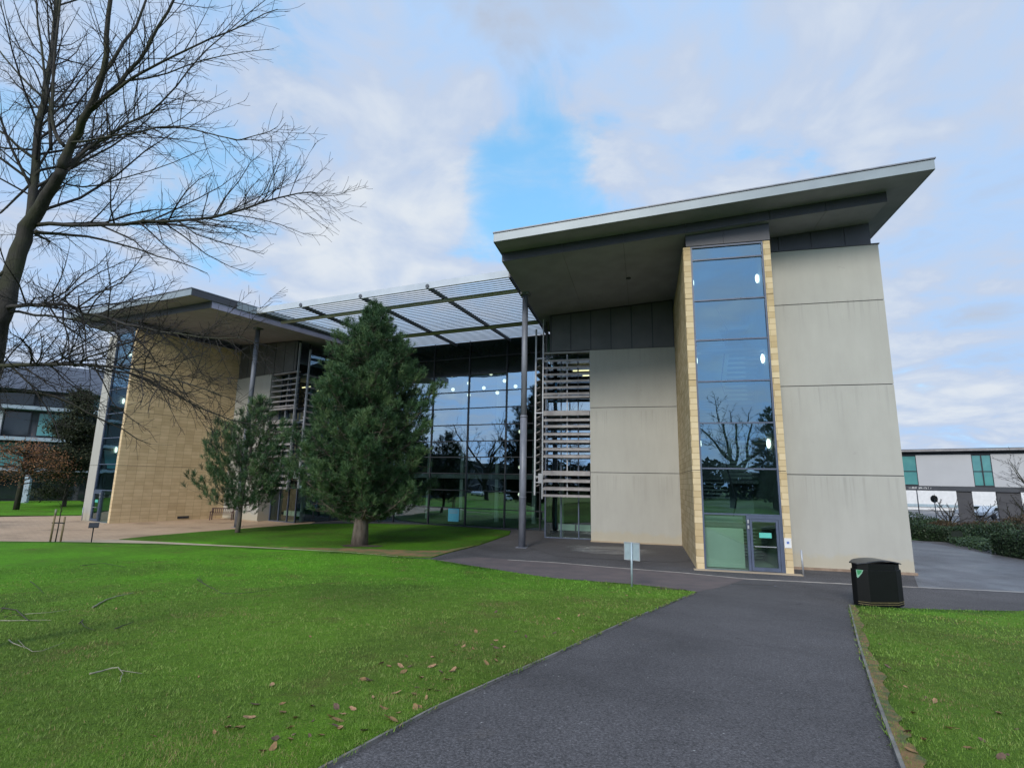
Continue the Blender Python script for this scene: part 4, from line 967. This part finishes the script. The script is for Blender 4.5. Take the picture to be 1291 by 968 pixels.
hedge(at(1146, 678.5, 0), at(1196, 684, 0), 1.6, 1.0, 3, 'clipped dark hedge on the far side of the road beside the wall')
hedge(at(1250, 698.5, 0), at(1330, 712, 0), 1.5, 1.25, 4, 'clipped dark hedge at the right edge of the view', 12000)
def bush(x, y, r, h, seed, label, mat, n=3500, size=.07, name='shrub', cat='shrub', group=None):
    g = np.random.default_rng(seed); root = empty(name, (x, y, hill(x, y)), label, cat, group)
    u = g.normal(size=(n, 3)); u /= np.linalg.norm(u, axis=1)[:, None]; u[:, 2] = np.abs(u[:, 2]); rr = g.uniform(.35, 1, n)**.6
    lump = 1+.28*np.array([mnoise.noise(Vector((a*1.8, b*1.8, c*1.8+seed))) for a, b, c in u])
    p = u*(rr*lump)[:, None]*np.array([r, r, h]); mb = MB(); random.seed(seed)
    for k in range(14): a = random.uniform(0, 6.28); e = random.uniform(.5, .95); mb.tube([(0, 0, 0), (math.cos(a)*r*.4*e, math.sin(a)*r*.4*e, h*.5*e), (math.cos(a)*r*.8*e, math.sin(a)*r*.8*e, h*.9*e)], [.03, .02, .008], 4, cap=False)
    mb.build('stems', M['twig'], root); leaves('foliage', p, size, M[mat], root, seed); return root
for i, (px, py, r, h, mt, lab) in enumerate(((1156, 661, 2.2, 2.0, 'hedge', 'dark evergreen shrub close to the corner of the tall pale wall'), (1172, 664, 2.0, 1.6, 'hedge', 'low rounded evergreen shrub behind the clipped hedge by the wall'), (1196, 668, 1.7, 1.5, 'brown_shrub', 'brownish winter shrub left of the dark pillar base'),
        (1222, 672, 2.2, 1.6, 'hedge', 'dark evergreen shrub between the two clipped hedges'), (1262, 676, 2.4, 1.9, 'hedge', 'dark evergreen shrub behind the right hand hedge'), (1288, 672, 2.2, 2.3, 'brown_shrub', 'tall brownish shrub under the bridge block at the right edge'), (1240, 664, 2.2, 1.4, 'brown_shrub', 'low brown shrub in front of the white cars'))):
    q = at(px, py+8, 0); bush(q.x, q.y, r, h*.72, 30+i, lab, mt)
# ground cover bed
g = np.random.default_rng(8); bedp = [at(*q, 0) for q in ((1196, 686), (1246, 697.5), (1258, 688), (1230, 679), (1196, 677))]
c0 = sum(bedp, Vector())/5; pts = []
while len(pts) < 9000:
    w = g.dirichlet([.7]*5); q = sum((p*float(k) for p, k in zip(bedp, w)), Vector()); pts.append((q.x+g.normal(0, .15), q.y+g.normal(0, .15), g.uniform(0.02, .38)))
tag(leaves('ground_cover', pts, .075, M['ivy'], None, 6, .3), 'low glossy ground cover between the hedges', 'ground cover', kind='stuff')
# bare shrubs and trees on the right
for i, (px, py, fy, h, lab) in enumerate(((1197, 650, 44, 3.6, 'small gnarled bare tree in front of the pale gap under the bridge block'), (1238, 650, 47, 3.3, 'rounded bare shrub tree between the dark pillars'), (1283, 660, 40, 3.6, 'bare shrub tree in front of the wide dark pillar'))):
    q = atd(px, py, fy); bare_tree(q.x, q.y, h, 50+i, lab, lev=3, dens=.6, spread=1.3, name='bare_tree', rmin=.02)
q = atd(1345, 640, 27); bare_tree(q.x, q.y, 8.6, 66, 'bare tree reaching in from the right edge with fine grey twigs', lev=3, dens=2.0, spread=1.5, rmin=.007, el0=.38, thick=.36)

sheet('car_park', [Vector((27, 41)), Vector((45, 36)), Vector((120, 50)), Vector((120, 150)), Vector((27, 150))], M['tarmac_wet'], -.04, 'grey car park surface beyond the hedges and the bridge block', step=8)
# ------------------------------------------------------------------ bridge block on the right
C0 = at(1220, 662, 0); RA = R(-40); rd = Vector((math.cos(RA), math.sin(RA), 0)); rn = Vector((-rd.y, rd.x, 0))
def rpl(px, py):
    d = sight(px, py); t = (C0-CAM).dot(rn)/d.dot(rn); p = CAM+d*t; return (p-C0).dot(rd)
rb = empty('bridge_block', C0, 'pale panelled upper storey block carried on dark pillars across the road', 'building', rz=RA)
x0 = rpl(1120, 600); xa = rpl(1156, 590); xb = rpl(1226, 590); xc = rpl(1251, 590); xd = xc+8.0
for a, b, lab in ((xa, xb, None), (xc, xd, None), (xd+3.0, xd+10, None)): MB().box(a, b, -.0, .2, 3.72, 6.85).build('wall', M['panel'], rb)
for a, b in ((x0, xa), (xb, xc), (xd, xd+3)):
    w = MB(); w.box(a, b, .05, .13, 3.72, 3.85).box(a, b, .05, .13, 6.75, 6.85)
    for k in range(3): xx = a+(b-a)*k/2; w.box(xx-.05, xx+.05, .04, .14, 3.85, 6.75)
    w.box(a, b, .06, .12, 5.15, 5.23); wo = w.build('window', M['frame_dark'], rb)
    MB().quad((a, .1, 3.85), (b, .1, 3.85), (b, .1, 6.75), (a, .1, 6.75)).build('pane', M['green_glass'], wo)
MB().box(x0, xd+10, .02, 9, 6.86, 7.02).box(x0-.3, xd+10.3, -.5, 9.4, 7.12, 7.42).box(x0, xd+10, .6, 8.9, 7.02, 7.12).build('roof', M['charcoal'], rb)
MB().box(x0-.31, xd+10.31, -.53, -.5, 7.2, 7.35).build('gutter', M['slat'], rb)
MB().box(x0, xd+10, -.05, 9, 3.25, 3.70).build('floor_beam', M['charcoal'], rb)
MB().box(x0, xd+10, 9, 9.2, 3.7, 6.86).box(x0, xd+10, .3, 9, 3.705, 3.8).box(x0, x0+.1, .3, 9, 3.7, 6.8).build('rear_wall', M['panel'], rb)
for a, b in ((rpl(1208, 640), rpl(1228, 640)), (rpl(1259, 640), rpl(1290, 640)), (xd+5, xd+8)): MB().box(a, b, .1, 2.2, 0, 3.25).build('pillar', M['brick_brown'], rb)
lt = MB(); random.seed(3); lx = rpl(1146, 614); end = rpl(1173, 614)
while lx < end:
    if random.random() < .16: lx += .09
    wd = random.uniform(.05, .085); hh = random.choice((.14, .14, .15, .21)); lt.box(lx, lx+.022, -.058, -.052, 3.42, 3.42+hh)
    if random.random() < .75: lt.box(lx+.024, lx+wd, -.058, -.052, 3.42+random.choice((0, .06, .11)), 3.42+.14)
    lx += wd+.022
lt.box(rpl(1146, 614)-.06, end+.1, -.053, -.0505, 3.38, 3.66, 1); lt.build('lettering', [M['white'], M['charcoal']], rb)
# beyond it: a pale hall, parked cars, lamp post and round sign
q = atd(1200, 640, 88); hb = empty('storage_hall', (q.x, q.y, 0), 'low pale building seen far off beneath the bridge block', 'building', rz=R(-20))
MB().box(-40, 44, 0, 10, 0, 4.6).build('wall', M['white'], hb); MB().box(-40.3, 44.3, -.3, 10.3, 4.6, 4.8).build('roof', M['band'], hb); MB().box(-40.1, 44.1, -.12, 0, .5, .95).build('band', M['sign_back'], hb)
def car(px, py, fy, rz, mat, lab):
    q = atd(px, py, fy); o = empty('parked_car', (q.x, q.y, 0), lab, 'car', rz=rz)
    prof = [(-2.1, .35), (-2.1, .8), (-1.5, .95), (-.9, 1.42), (.7, 1.45), (1.3, .98), (2.05, .85), (2.1, .35)]
    mb = MB(); n = len(prof); mb.add([(x, -.85, z) for x, z in prof]+[(x, .85, z) for x, z in prof], [tuple(range(n))[::-1], tuple(range(n, 2*n))]+[(i, (i+1) % n, (i+1) % n+n, i+n) for i in range(n)]); bo = mb.build('body', mat, o, bevel=.08)
    for s_ in (-.862, .862): MB().quad((-1.25, s_, 1.0), (1.05, s_, 1.0), (.62, s_, 1.36), (-.85, s_, 1.36)).build('window', M['dark_glass'], o)
    for x in (-1.3, 1.3):
        for s_ in (-.8, .8): MB().tube([(x, s_-.1, .33), (x, s_+.1, .33)], .33, 14).build('wheel', M['rubber'], o)
    return o
car(1254, 656, 66, R(15), M['car_white'], 'white parked car glimpsed right of the dark pillar')
car(1232, 655, 70, R(-8), M['car'], 'silver parked car glimpsed under the bridge block')
q = atd(1160, 655, 75); o = empty('street_lamp', (q.x, q.y, 0), 'twin headed lamp post beneath the bridge block', 'street lamp', rz=R(20))
MB().tube([(0, 0, 0), (0, 0, 4.6)], .07, 8).build('post', M['steel_dark'], o)
MB().box(-.9, -.1, -.15, .15, 4.0, 4.25).bar((0, 0, 4.3), (-.4, 0, 4.2), .06, .06).build('lamp_head', M['steel_dark'], o); MB().box(.5, 1.2, -.15, .15, 4.5, 4.7).bar((0, 0, 4.4), (.7, 0, 4.6), .06, .06).build('lamp_head', M['steel_dark'], o)
q = atd(1181, 655, 62); o = empty('road_sign', (q.x, q.y, 0), 'round dark road sign on a short pole beyond the shrubs', 'sign')
MB().tube([(0, 0, 0), (0, 0, 2.3)], .05, 8).build('pole', M['sign_back'], o); MB().tube([(0, -.02, 2.3), (0, .03, 2.3)], .42, 18).build('disc', M['steel_dark'], o)

# ------------------------------------------------------------------ far building, evergreen and rust tree on the left
q = at(0, 632, 0); la = R(35); lb = empty('teaching_block', q, 'long dark glazed block with pale horizontal bands far left', 'building', rz=la)
xs0, xs1 = -34, 46
MB().box(xs0, xs1, .5, 14, 0, 15.0).build('wall', M['charcoal'], lb)
for z in (3.55, 7.15, 10.9): MB().box(xs0-.5, xs1, -1.3, .5, z, z+.42).build('band', M['band'], lb)
MB().hexa([(xs0-1, -2, 13.2), (xs1, -2, 13.2), (xs1, 15, 13.2), (xs0-1, 15, 13.2)], [(xs0+1, 2, 17), (xs1, 2, 17), (xs1, 13, 17), (xs0+1, 13, 17)]).build('roof', M['slate'], lb)
for k, z in enumerate((.2, 4.1, 7.8, 11.5)):
    for j in range(16):
        x = xs0+1+j*5; wo = MB().box(x, x+4.4, .38, .5, z, z+(2.9 if k < 3 else 1.6)).build('window', M['frame_dark'], lb)
        MB().box(x+.1, x+4.3, .33, .385, z+.1, z+(2.8 if k < 3 else 1.5)).build('pane', M['dark_glass'] if (j*7+k*3) % 5 else M['green_glass'], wo)
for x in (-2.6, 8, 18): MB().box(x, x+1.5, -.4, .3, 7.6, 10.9).build('panel', M['panel'], lb)
g = np.random.default_rng(77)
def crown_tree(x, y, h, r, z0, seed, label, mat, n, size, kind='tree', flat=1.0, nbr=60):
    root = empty(kind, (x, y, 0), label, 'tree'); random.seed(seed); g = np.random.default_rng(seed); mb = MB()
    mb.tube([(0, 0, -.1), (.05, 0, z0), (0, .05, h*.6)], [.24, .2, .1], 10); 
    P2 = []
    for k in range(nbr):
        a = random.uniform(0, 6.28); f = random.random(); zz = z0+(h-z0)*(.05+.9*f); rr = r*(1-f**1.6*flat)*random.uniform(.6, 1.05)
        e = Vector((math.cos(a)*rr, math.sin(a)*rr, zz+random.uniform(-.2, .3))); mb.tube([(0, 0, zz-.15*rr), tuple(e*.6+Vector((0, 0, zz*.4))), tuple(e)], [.06, .035, .012], 5, cap=False)
        P2.append(e)
    c = np.array(P2)[g.integers(0, nbr, n)]; t = g.random(n)[:, None]**.6; p = np.concatenate([c[:, :2]*t, c[:, 2:]], 1)+g.normal(0, r*.13, (n, 3))*np.array([1, 1, .6])
    mb.build('trunk', M['bark'], root); leaves('crown', p, size, M[mat], root, seed); return root
q = at(74, 640, 0); q = atd(82, 625, 56); crown_tree(q.x, q.y, 12.6, 3.9, .2, 12, 'tall dark evergreen in front of the far left block', 'conifer', 42000, .10, 'evergreen_tree')
q = at(20, 643, 0); crown_tree(q.x, q.y, 6.2, 4.6, 2.7, 13, 'small spreading tree holding rust brown leaves far left', 'rust_leaf', 5200, .075, 'beech_tree', .55)
q = at(27, 634, 0); o = empty('marker_post', (q.x, q.y, 0), 'short pale pointed marker behind the rust leaved tree', 'marker')
MB().add([(-.5, 0, 0), (.5, 0, 0), (.5, .3, 0), (-.5, .3, 0), (-.5, 0, 2.6), (.5, 0, 2.6), (.5, .3, 2.6), (-.5, .3, 2.6), (.05, 0, 3.3), (.05, .3, 3.3)], [(0, 1, 5, 8, 4), (3, 7, 9, 6, 2), (1, 2, 6, 5), (0, 4, 7, 3), (4, 8, 9, 7), (5, 6, 9, 8)]).build('slab', M['band'], o)

# ------------------------------------------------------------------ what the glass mirrors, behind the photographer
bare_tree(-32, 14.5, 15.5, 71, 'large bare oak behind the photographer mirrored in the central glazing', lev=3, dens=1.5, rmin=.022, name='oak_tree')
bare_tree(5.0, -20, 15, 72, 'bare oak behind the photographer mirrored in the stair window', lev=3, dens=1.5, rmin=.022, name='oak_tree')
bare_tree(-8, -26, 14, 73, 'second bare oak behind the photographer further left', lev=3, dens=1.3, rmin=.022, name='oak_tree')
pine(9.5, -24, 12, 15, 'dark pine behind the photographer mirrored beside the lamps', [(.06, 1.2), (.2, 3.2), (.45, 3.2), (.7, 2.3), (.9, 1.1), (1, .1)], 60, 18, .4, M['needles'], .3, .06, nw=.03)
pine(-40, 22, 11, 16, 'dark pine mirrored at the left of the central glazing', [(.06, 1.2), (.2, 3.4), (.45, 3.2), (.7, 2.3), (.9, 1.1), (1, .1)], 60, 18, .4, M['needles'], .3, .06, nw=.03)
pine(-26, 2, 12, 17, 'dark pine mirrored behind the grey column', [(.06, 1.2), (.2, 3.0), (.45, 3.0), (.7, 2.3), (.9, 1.1), (1, .1)], 60, 18, .4, M['needles'], .3, .06, nw=.03)
wb = empty('office_block', (-60, -5, 0), 'dark gridded two storey office block mirrored low in the central glazing', 'building', rz=R(66.6))
MB().box(-34, 34, .3, 14, 0, 7.6).build('wall', M['charcoal'], wb); MB().box(-34.3, 34.3, -.2, 14.3, 7.6, 7.95).build('roof', M['grey_clad'], wb)
for k in range(12):
    for z in (.6, 4.3):
        x = -33+k*5.6; wo = MB().box(x, x+4.6, .2, .3, z, z+2.7).build('window', M['slat'], wb); MB().box(x+.15, x+4.45, .14, .205, z+.15, z+2.55).build('pane', M['dark_glass'], wo)
for k in range(2): car(0, 0, 1, 0, M['car_white'], 'x')
cars = [o for o in bpy.data.objects if o.get('label') == 'x']
for o, (x, y, rz, lab) in zip(cars, ((-46, 4, R(60), 'white parked car mirrored low in the central glazing'), (-52, -8, R(66), 'second white parked car mirrored near the office block'))):
    o.location = (x, y, hill(x, y)); o.rotation_euler = (0, 0, rz); o['label'] = lab
# far wood all round behind
g = np.random.default_rng(5); n = 26000; a = g.uniform(R(165), R(372), n); rr = g.uniform(95, 135, n)
hh = np.array([9+4*mnoise.noise(Vector((t*9, .3, 0)))+3*mnoise.noise(Vector((t*31, 1.3, 0))) for t in a])
pts = np.stack([np.cos(a)*rr, np.sin(a)*rr, hh*g.random(n)**.8], 1)
tag(leaves('far_wood', pts, .9, M['far_wood'], None, 5), 'far belt of winter woodland behind the photographer', 'woodland', kind='stuff')

# ------------------------------------------------------------------ grass blades, leaves and twigs
def inside(pts, poly):
    x, y = pts[:, 0], pts[:, 1]; r = np.zeros(len(pts), bool); n = len(poly); j = n-1
    for i in range(n):
        xi, yi, xj, yj = poly[i][0], poly[i][1], poly[j][0], poly[j][1]
        c = ((yi > y) != (yj > y)) & (x < (xj-xi)*(y-yi)/(yj-yi+1e-12)+xi); r ^= c; j = i
    return r
def hill_np(x, y):
    d = np.hypot(x, np.maximum(y, 0)); t = (20-d)*.09; return (t+np.sqrt(t*t+.02))/2
def turf(poly, label, seed, xr, bands, edge):
    g = np.random.default_rng(seed); VV = []; TT = []
    for d0, d1, dens, hgt, w in bands:
        area = (xr[1]-xr[0])*d1
        n = int(area*dens); p = np.stack([g.uniform(xr[0], xr[1], n), g.uniform(.2, d1, n)], 1); d = np.hypot(p[:, 0], p[:, 1])
        an = np.arctan2(p[:, 0], p[:, 1]); k = (d >= d0) & (d < d1) & (np.abs(an) < R(52)); p = p[k]; p = p[inside(p, poly)]; n = len(p)
        if not n: continue
        clump = np.array([mnoise.noise(Vector((a*2.2, b*2.2, 0)))*.6+mnoise.noise(Vector((a*9, b*9, 3)))*.8 for a, b in p[::1]]) if n < 900000 else np.zeros(n)
        z = hill_np(p[:, 0], p[:, 1])+.03; h = hgt*g.uniform(.45, 1.25, n)*(1+.6*clump); a = g.uniform(0, 6.283, n); ln = g.uniform(.15, 1.0, n)*h
        b = np.stack([p[:, 0], p[:, 1], z], 1); tip = b+np.stack([np.cos(a)*ln, np.sin(a)*ln, h], 1); a2 = a+1.57+g.normal(0, .5, n); wv = np.stack([np.cos(a2), np.sin(a2), np.zeros(n)], 1)*w
        VV.append(np.stack([b-wv, b+wv, tip], 1).reshape(-1, 3)); t = np.clip(.45+.45*clump+g.normal(0, .22, n), 0, .93); worn = np.array([mnoise.noise(Vector((a*.75, b*.75, 11)))+.5*mnoise.noise(Vector((a*2.9, b*2.9, 4))) for a, b in p]); t[g.random(n) < np.clip(.03+(worn-.22)*1.1, .02, .5)] = 1; TT.append(t)
    L_ = []
    for a, b2 in zip(edge[:-1], edge[1:]):
        m_ = int((Vector(b2)-Vector(a)).length*260); tt = g.random(m_)[:, None]; L_.append(np.array(a)[None]*(1-tt)+np.array(b2)[None]*tt)
    p = np.concatenate(L_); lump = np.array([mnoise.noise(Vector((x*2.6, y*2.6, 7)))+.6*mnoise.noise(Vector((x*9, y*9, 2))) for x, y in p]); p = p[lump > -.12]; n = len(p)
    p = p+g.normal(0, .028, (n, 2)); z = hill_np(p[:, 0], p[:, 1])+.02; h = .035*g.uniform(.5, 1.3, n); a = g.uniform(0, 6.283, n); b = np.stack([p[:, 0], p[:, 1], z], 1)
    tip = b+np.stack([np.cos(a)*h, np.sin(a)*h, h], 1); wv = np.stack([-np.sin(a), np.cos(a), np.zeros(n)], 1)*(.0022+.0004*np.hypot(p[:, 0], p[:, 1]))[:, None]
    VV.append(np.stack([b-wv, b+wv, tip], 1).reshape(-1, 3)); t = np.clip(g.normal(.3, .2, n), 0, .9); t[g.random(n) < .12] = 1; TT.append(t)
    vv = np.concatenate(VV); return tag(fast_mesh('grass', vv, np.arange(len(vv)).reshape(-1, 3), M['blades'], None, np.concatenate(TT)), label, 'grass', kind='stuff')
BANDS = [(0, 6, 5200, .030, .0024), (6, 10, 2300, .034, .0036), (10, 16, 900, .038, .006), (16, 27, 260, .042, .011)]
turf(lawn_front, 'short grass blades of the big front lawn', 1, (-22, 6), BANDS, [pl0]+pl+[corner])
turf(lawn_right, 'short grass blades of the right hand lawn', 2, (3, 20), BANDS, pr)

def leaf_mesh(seed, mat):
    random.seed(seed); mb = MB(); n = 9; a = [(math.cos(6.283*k/n)*(.05+.02*random.random())*1.3, math.sin(6.283*k/n)*(.032+.016*random.random())) for k in range(n)]
    top_ = [(x, y, .012+.28*abs(x)*random.uniform(.3, 1.2)+.25*abs(y)) for x, y in a]; mb.add([(0, 0, .012)]+top_, [(0, 1+k, 1+(k+1) % n) for k in range(n)]); mb.tube([(.05, 0, .014), (.11, .01, .02)], [.003, .002], 4)
    me = mb.build('fallen_leaf', mat, None, local_uv=False); return me
protos = [leaf_mesh(s_, (M['leaf_a'], M['leaf_b'], M['leaf_c'])[s_ % 3]) for s_ in range(6)]
def scatter(px, lab, grp, seed, smin=.26, smax=.72):
    random.seed(seed)
    for i, (x, y) in enumerate(px):
        p = at(x, y); src = protos[random.randrange(6)]; o = src.copy(); COL.objects.link(o)
        o.location = (p.x, p.y, hill(p.x, p.y)+.040); o.rotation_euler = (random.uniform(-.5, .5), random.uniform(-.5, .5), random.uniform(0, 6.28)); s_ = random.uniform(smin, smax); o.scale = (s_, s_, s_)
        tag(o, lab, 'leaf', grp)
random.seed(91); PL = [(470, 885), (193, 935), (313, 912), (270, 930), (345, 940), (330, 955), (365, 925), (390, 935), (372, 912), (640, 806), (636, 820), (705, 783), (736, 777), (760, 770), (512, 832), (505, 845), (570, 852), (530, 860), (525, 872), (480, 842), (575, 817), (320, 895), (250, 858), (178, 762), (146, 770), (391, 806), (445, 900), (500, 880), (600, 800), (650, 800), (560, 800), (545, 845), (430, 925), (300, 925), (355, 893), (415, 910)]
for k in range(70):
    t = random.random(); x0_, y0_ = 410+t*440, 968-t*218; off = abs(random.gauss(0, 60))*(1-.75*t)+8; PL.append((x0_-off*1.6, y0_-off*.35))
scatter([q for q in PL if q[1] < 990], 'curled brown fallen leaf on the front lawn beside the path', 'fallen leaves on the front lawn', 92)
PR = [(1142, 870), (1168, 884), (1240, 940), (1180, 890), (1250, 950), (1271, 958), (1262, 962), (1222, 950), (1140, 850), (1128, 862), (1145, 930), (1150, 955), (1165, 940), (1200, 925), (1120, 845), (1110, 815), (1105, 800), (1260, 905), (1283, 925), (1152, 905)]
scatter(PR, 'curled brown fallen leaf on the lawn right of the path', 'fallen leaves on the right hand lawn', 93)
for o in protos: bpy.data.objects.remove(o)
def twig(px, lab, mat, r=.012, side=()):
    pts = [at(*q) for q in px]; o3 = pts[0]; root = empty('fallen_branch', (o3.x, o3.y, hill(o3.x, o3.y)+.05), lab, 'branch'); b = Vector((o3.x, o3.y, hill(o3.x, o3.y)+.05))
    def lay(P2): return [Vector((p.x, p.y, hill(p.x, p.y)+.066+.012*mnoise.noise(Vector((i*.4, p.x, p.y)))))-b for i, p in enumerate(P2)]
    P2 = []
    for a, c in zip(pts[:-1], pts[1:]): P2 += [a.lerp(c, k/4)+Vector((random.gauss(0, .008), random.gauss(0, .008), 0)) for k in range(4)]
    P2.append(pts[-1]); MB().tube(lay(P2), [r*.72*(1-.7*i/(len(P2)-1)) for i in range(len(P2))], 6).build('stem', mat, root)
    for s_ in side: q2 = [at(*k) for k in s_]; MB().tube(lay(q2), [r*.42*(1-.5*i/(len(q2)-1)) for i in range(len(q2))], 5).build('side_twig', mat, root)
random.seed(5)
twig([(117, 769), (133, 759), (150, 754), (168, 750)], 'short pale broken branch lying on the middle of the front lawn', M['dead_twig'], .026)
twig([(112, 857), (130, 852), (148, 848), (153, 856), (150, 868)], 'pale hooked twig nearest the camera on the front lawn', M['dead_twig'], .014, [((152, 853), (165, 855), (178, 856))])
twig([(0, 786), (30, 786), (64, 786)], 'long straight pale twig at the left edge of the front lawn', M['dead_twig'], .015)
twig([(30, 778), (60, 776), (95, 771)], 'thin pale twig above the straight one at the left', M['dead_twig'], .010)
twig([(248, 732), (262, 741), (280, 751)], 'dark forked fallen branch right of the lawn centre', M['dead_twig_dark'], .018, [((280, 751), (300, 751), (320, 749), (338, 746)), ((255, 736), (250, 730), (256, 728))])
twig([(100, 790), (104, 785), (103, 794), (118, 799)], 'small dark crooked twig on the left of the front lawn', M['dead_twig_dark'], .014)
twig([(145, 797), (158, 792), (168, 788)], 'short dark twig right of the crooked one', M['dead_twig_dark'], .014)
twig([(10, 812), (24, 820), (32, 822)], 'pale split twig near the lower left corner', M['dead_twig'], .013, [((22, 812), (28, 818), (32, 822)), ((32, 822), (40, 827), (52, 826), (72, 818), (80, 815))])
twig([(0, 770), (20, 772), (34, 786), (50, 788)], 'dark branch tangle at the left edge of the lawn', M['dead_twig_dark'], .02, [((0, 775), (8, 764), (20, 762)), ((5, 782), (15, 778), (28, 780))])
twig([(38, 735), (46, 741), (55, 751)], 'faint dark twig far left on the front lawn', M['dead_twig_dark'], .014)
twig([(100, 715), (130, 712), (160, 717)], 'thin dark branch on the far part of the front lawn', M['dead_twig_dark'], .016)

# ------------------------------------------------------------------ sky, sun, output
w = bpy.data.worlds.new('World'); scene.world = w; w.use_nodes = True; nt = w.node_tree; nt.nodes.clear()
out = nt.nodes.new('ShaderNodeOutputWorld')
SUN_EL, SUN_AZ = R(30), R(203)      # azimuth clockwise from +Y
sky = nt.nodes.new('ShaderNodeTexSky'); sky.sky_type = 'NISHITA'; sky.sun_disc = False; sky.sun_elevation = SUN_EL; sky.sun_rotation = SUN_AZ
b1 = nt.nodes.new('ShaderNodeBackground'); b1.inputs['Strength'].default_value = .15
skyc = mixc(nt, 1.0, sky.outputs[0], (.8, 1.05, 1.1), 'MULTIPLY'); nt.links.new(skyc, b1.inputs[0])
tc = nt.nodes.new('ShaderNodeTexCoord'); sx = nt.nodes.new('ShaderNodeSeparateXYZ'); nt.links.new(tc.outputs['Generated'], sx.inputs[0])
def mth(op, a, b=None, c=None, clamp=False):
    n = nt.nodes.new('ShaderNodeMath'); n.operation = op; n.use_clamp = clamp
    for i, v in enumerate((a, b, c)):
        if v is None: continue
        if hasattr(v, 'links'): nt.links.new(v, n.inputs[i])
        else: n.inputs[i].default_value = v
    return n.outputs[0]
zc_ = mth('ADD', mth('MAXIMUM', sx.outputs[2], 0.0), .22)
cv = nt.nodes.new('ShaderNodeCombineXYZ'); nt.links.new(mth('DIVIDE', sx.outputs[0], zc_), cv.inputs[0]); nt.links.new(mth('DIVIDE', sx.outputs[1], zc_), cv.inputs[1])
def cloudnoise(scale, detail, off):
    mp = nt.nodes.new('ShaderNodeMapping'); mp.inputs['Location'].default_value = off; nt.links.new(cv.outputs[0], mp.inputs[0])
    n = nt.nodes.new('ShaderNodeTexNoise'); n.inputs['Scale'].default_value = scale; n.inputs['Detail'].default_value = detail; n.inputs['Roughness'].default_value = .56; n.inputs['Distortion'].default_value = .35
    nt.links.new(mp.outputs[0], n.inputs['Vector']); return n.outputs[0]
big = cloudnoise(1.5, 7, (3.1, 1.7, 0)); fine = cloudnoise(4.2, 9, (7.3, 2.2, 0)); tone = cloudnoise(1.1, 5, (1.3, 9.1, 0))
gaps = None
for px, py, wdt, amt in ((670, 250, .988, .19), (605, 258, .991, .13), (745, 225, .991, .12), (735, 130, .992, .14), (650, 130, .992, .07), (345, 150, .990, .13), (180, 240, .980, .12), (275, 285, .988, .15), (80, 80, .96, .07), (600, 30, .976, .05)):
    d = sight(px, py).normalized(); dp = nt.nodes.new('ShaderNodeVectorMath'); dp.operation = 'DOT_PRODUCT'; nt.links.new(tc.outputs['Generated'], dp.inputs[0]); dp.inputs[1].default_value = d
    mr = nt.nodes.new('ShaderNodeMapRange'); mr.interpolation_type = 'SMOOTHSTEP'; nt.links.new(dp.outputs['Value'], mr.inputs[0]); mr.inputs[1].default_value = wdt; mr.inputs[2].default_value = 1.0; mr.inputs[3].default_value = 0; mr.inputs[4].default_value = amt
    gaps = mr.outputs[0] if gaps is None else mth('ADD', gaps, mr.outputs[0])
cover = mth('ADD', mth('MULTIPLY', big, .62), mth('MULTIPLY', fine, .62))
cover = mth('SUBTRACT', cover, gaps)
mr = nt.nodes.new('ShaderNodeMapRange'); mr.interpolation_type = 'SMOOTHSTEP'; nt.links.new(cover, mr.inputs[0]); mr.inputs[1].default_value = .25; mr.inputs[2].default_value = .56; mr.inputs[3].default_value = .5
mask = mr.outputs[0]
cc = ramp(nt, mth('ADD', mth('MULTIPLY', tone, .6), mth('MULTIPLY', fine, .48)), [(.36, (.300, .340, .415)), (.48, (.275, .390, .565)), (.56, (.325, .385, .490)), (.68, (.44, .475, .52))])
m2 = nt.nodes.new('ShaderNodeMapRange'); nt.links.new(mask, m2.inputs[0]); m2.inputs[1].default_value = .5; m2.inputs[2].default_value = .92
dp = nt.nodes.new('ShaderNodeVectorMath'); dp.operation = 'DOT_PRODUCT'; nt.links.new(tc.outputs['Generated'], dp.inputs[0]); dp.inputs[1].default_value = (math.sin(SUN_AZ)*math.cos(SUN_EL), math.cos(SUN_AZ)*math.cos(SUN_EL), math.sin(SUN_EL))
glow = mth('MULTIPLY_ADD', mth('POWER', mth('MAXIMUM', dp.outputs['Value'], 0.0), 1.6), 1.1, 1.0)
gv = nt.nodes.new('ShaderNodeCombineXYZ')
for i in range(3): nt.links.new(glow, gv.inputs[i])
cc = mixc(nt, 1.0, cc, gv.outputs[0], 'MULTIPLY')
cc = mixc(nt, m2.outputs[0], (.155, .40, .64), cc)
b2 = nt.nodes.new('ShaderNodeBackground'); b2.inputs['Strength'].default_value = 1.0; nt.links.new(cc, b2.inputs[0])
ms = nt.nodes.new('ShaderNodeMixShader'); nt.links.new(mask, ms.inputs[0]); nt.links.new(b1.outputs[0], ms.inputs[1]); nt.links.new(b2.outputs[0], ms.inputs[2]); nt.links.new(ms.outputs[0], out.inputs[0])
sl = bpy.data.lights.new('sun', 'SUN'); sl.energy = 1.5; sl.angle = R(16); sl.color = (1.0, .94, .84); so = bpy.data.objects.new('sun', sl); COL.objects.link(so)
sd_ = Vector((math.sin(SUN_AZ)*math.cos(SUN_EL), math.cos(SUN_AZ)*math.cos(SUN_EL), math.sin(SUN_EL))); so.rotation_euler = sd_.to_track_quat('Z', 'Y').to_euler(); so.location = (0, -10, 30)
vs_ = scene.view_settings; vs_.view_transform = 'Standard'; vs_.look = 'None'; vs_.exposure = 0.75; vs_.gamma = 1; vs_.use_curve_mapping = False
scene.cycles.max_bounces = 8; scene.cycles.transparent_max_bounces = 12; scene.cycles.caustics_reflective = False; scene.cycles.caustics_refractive = False
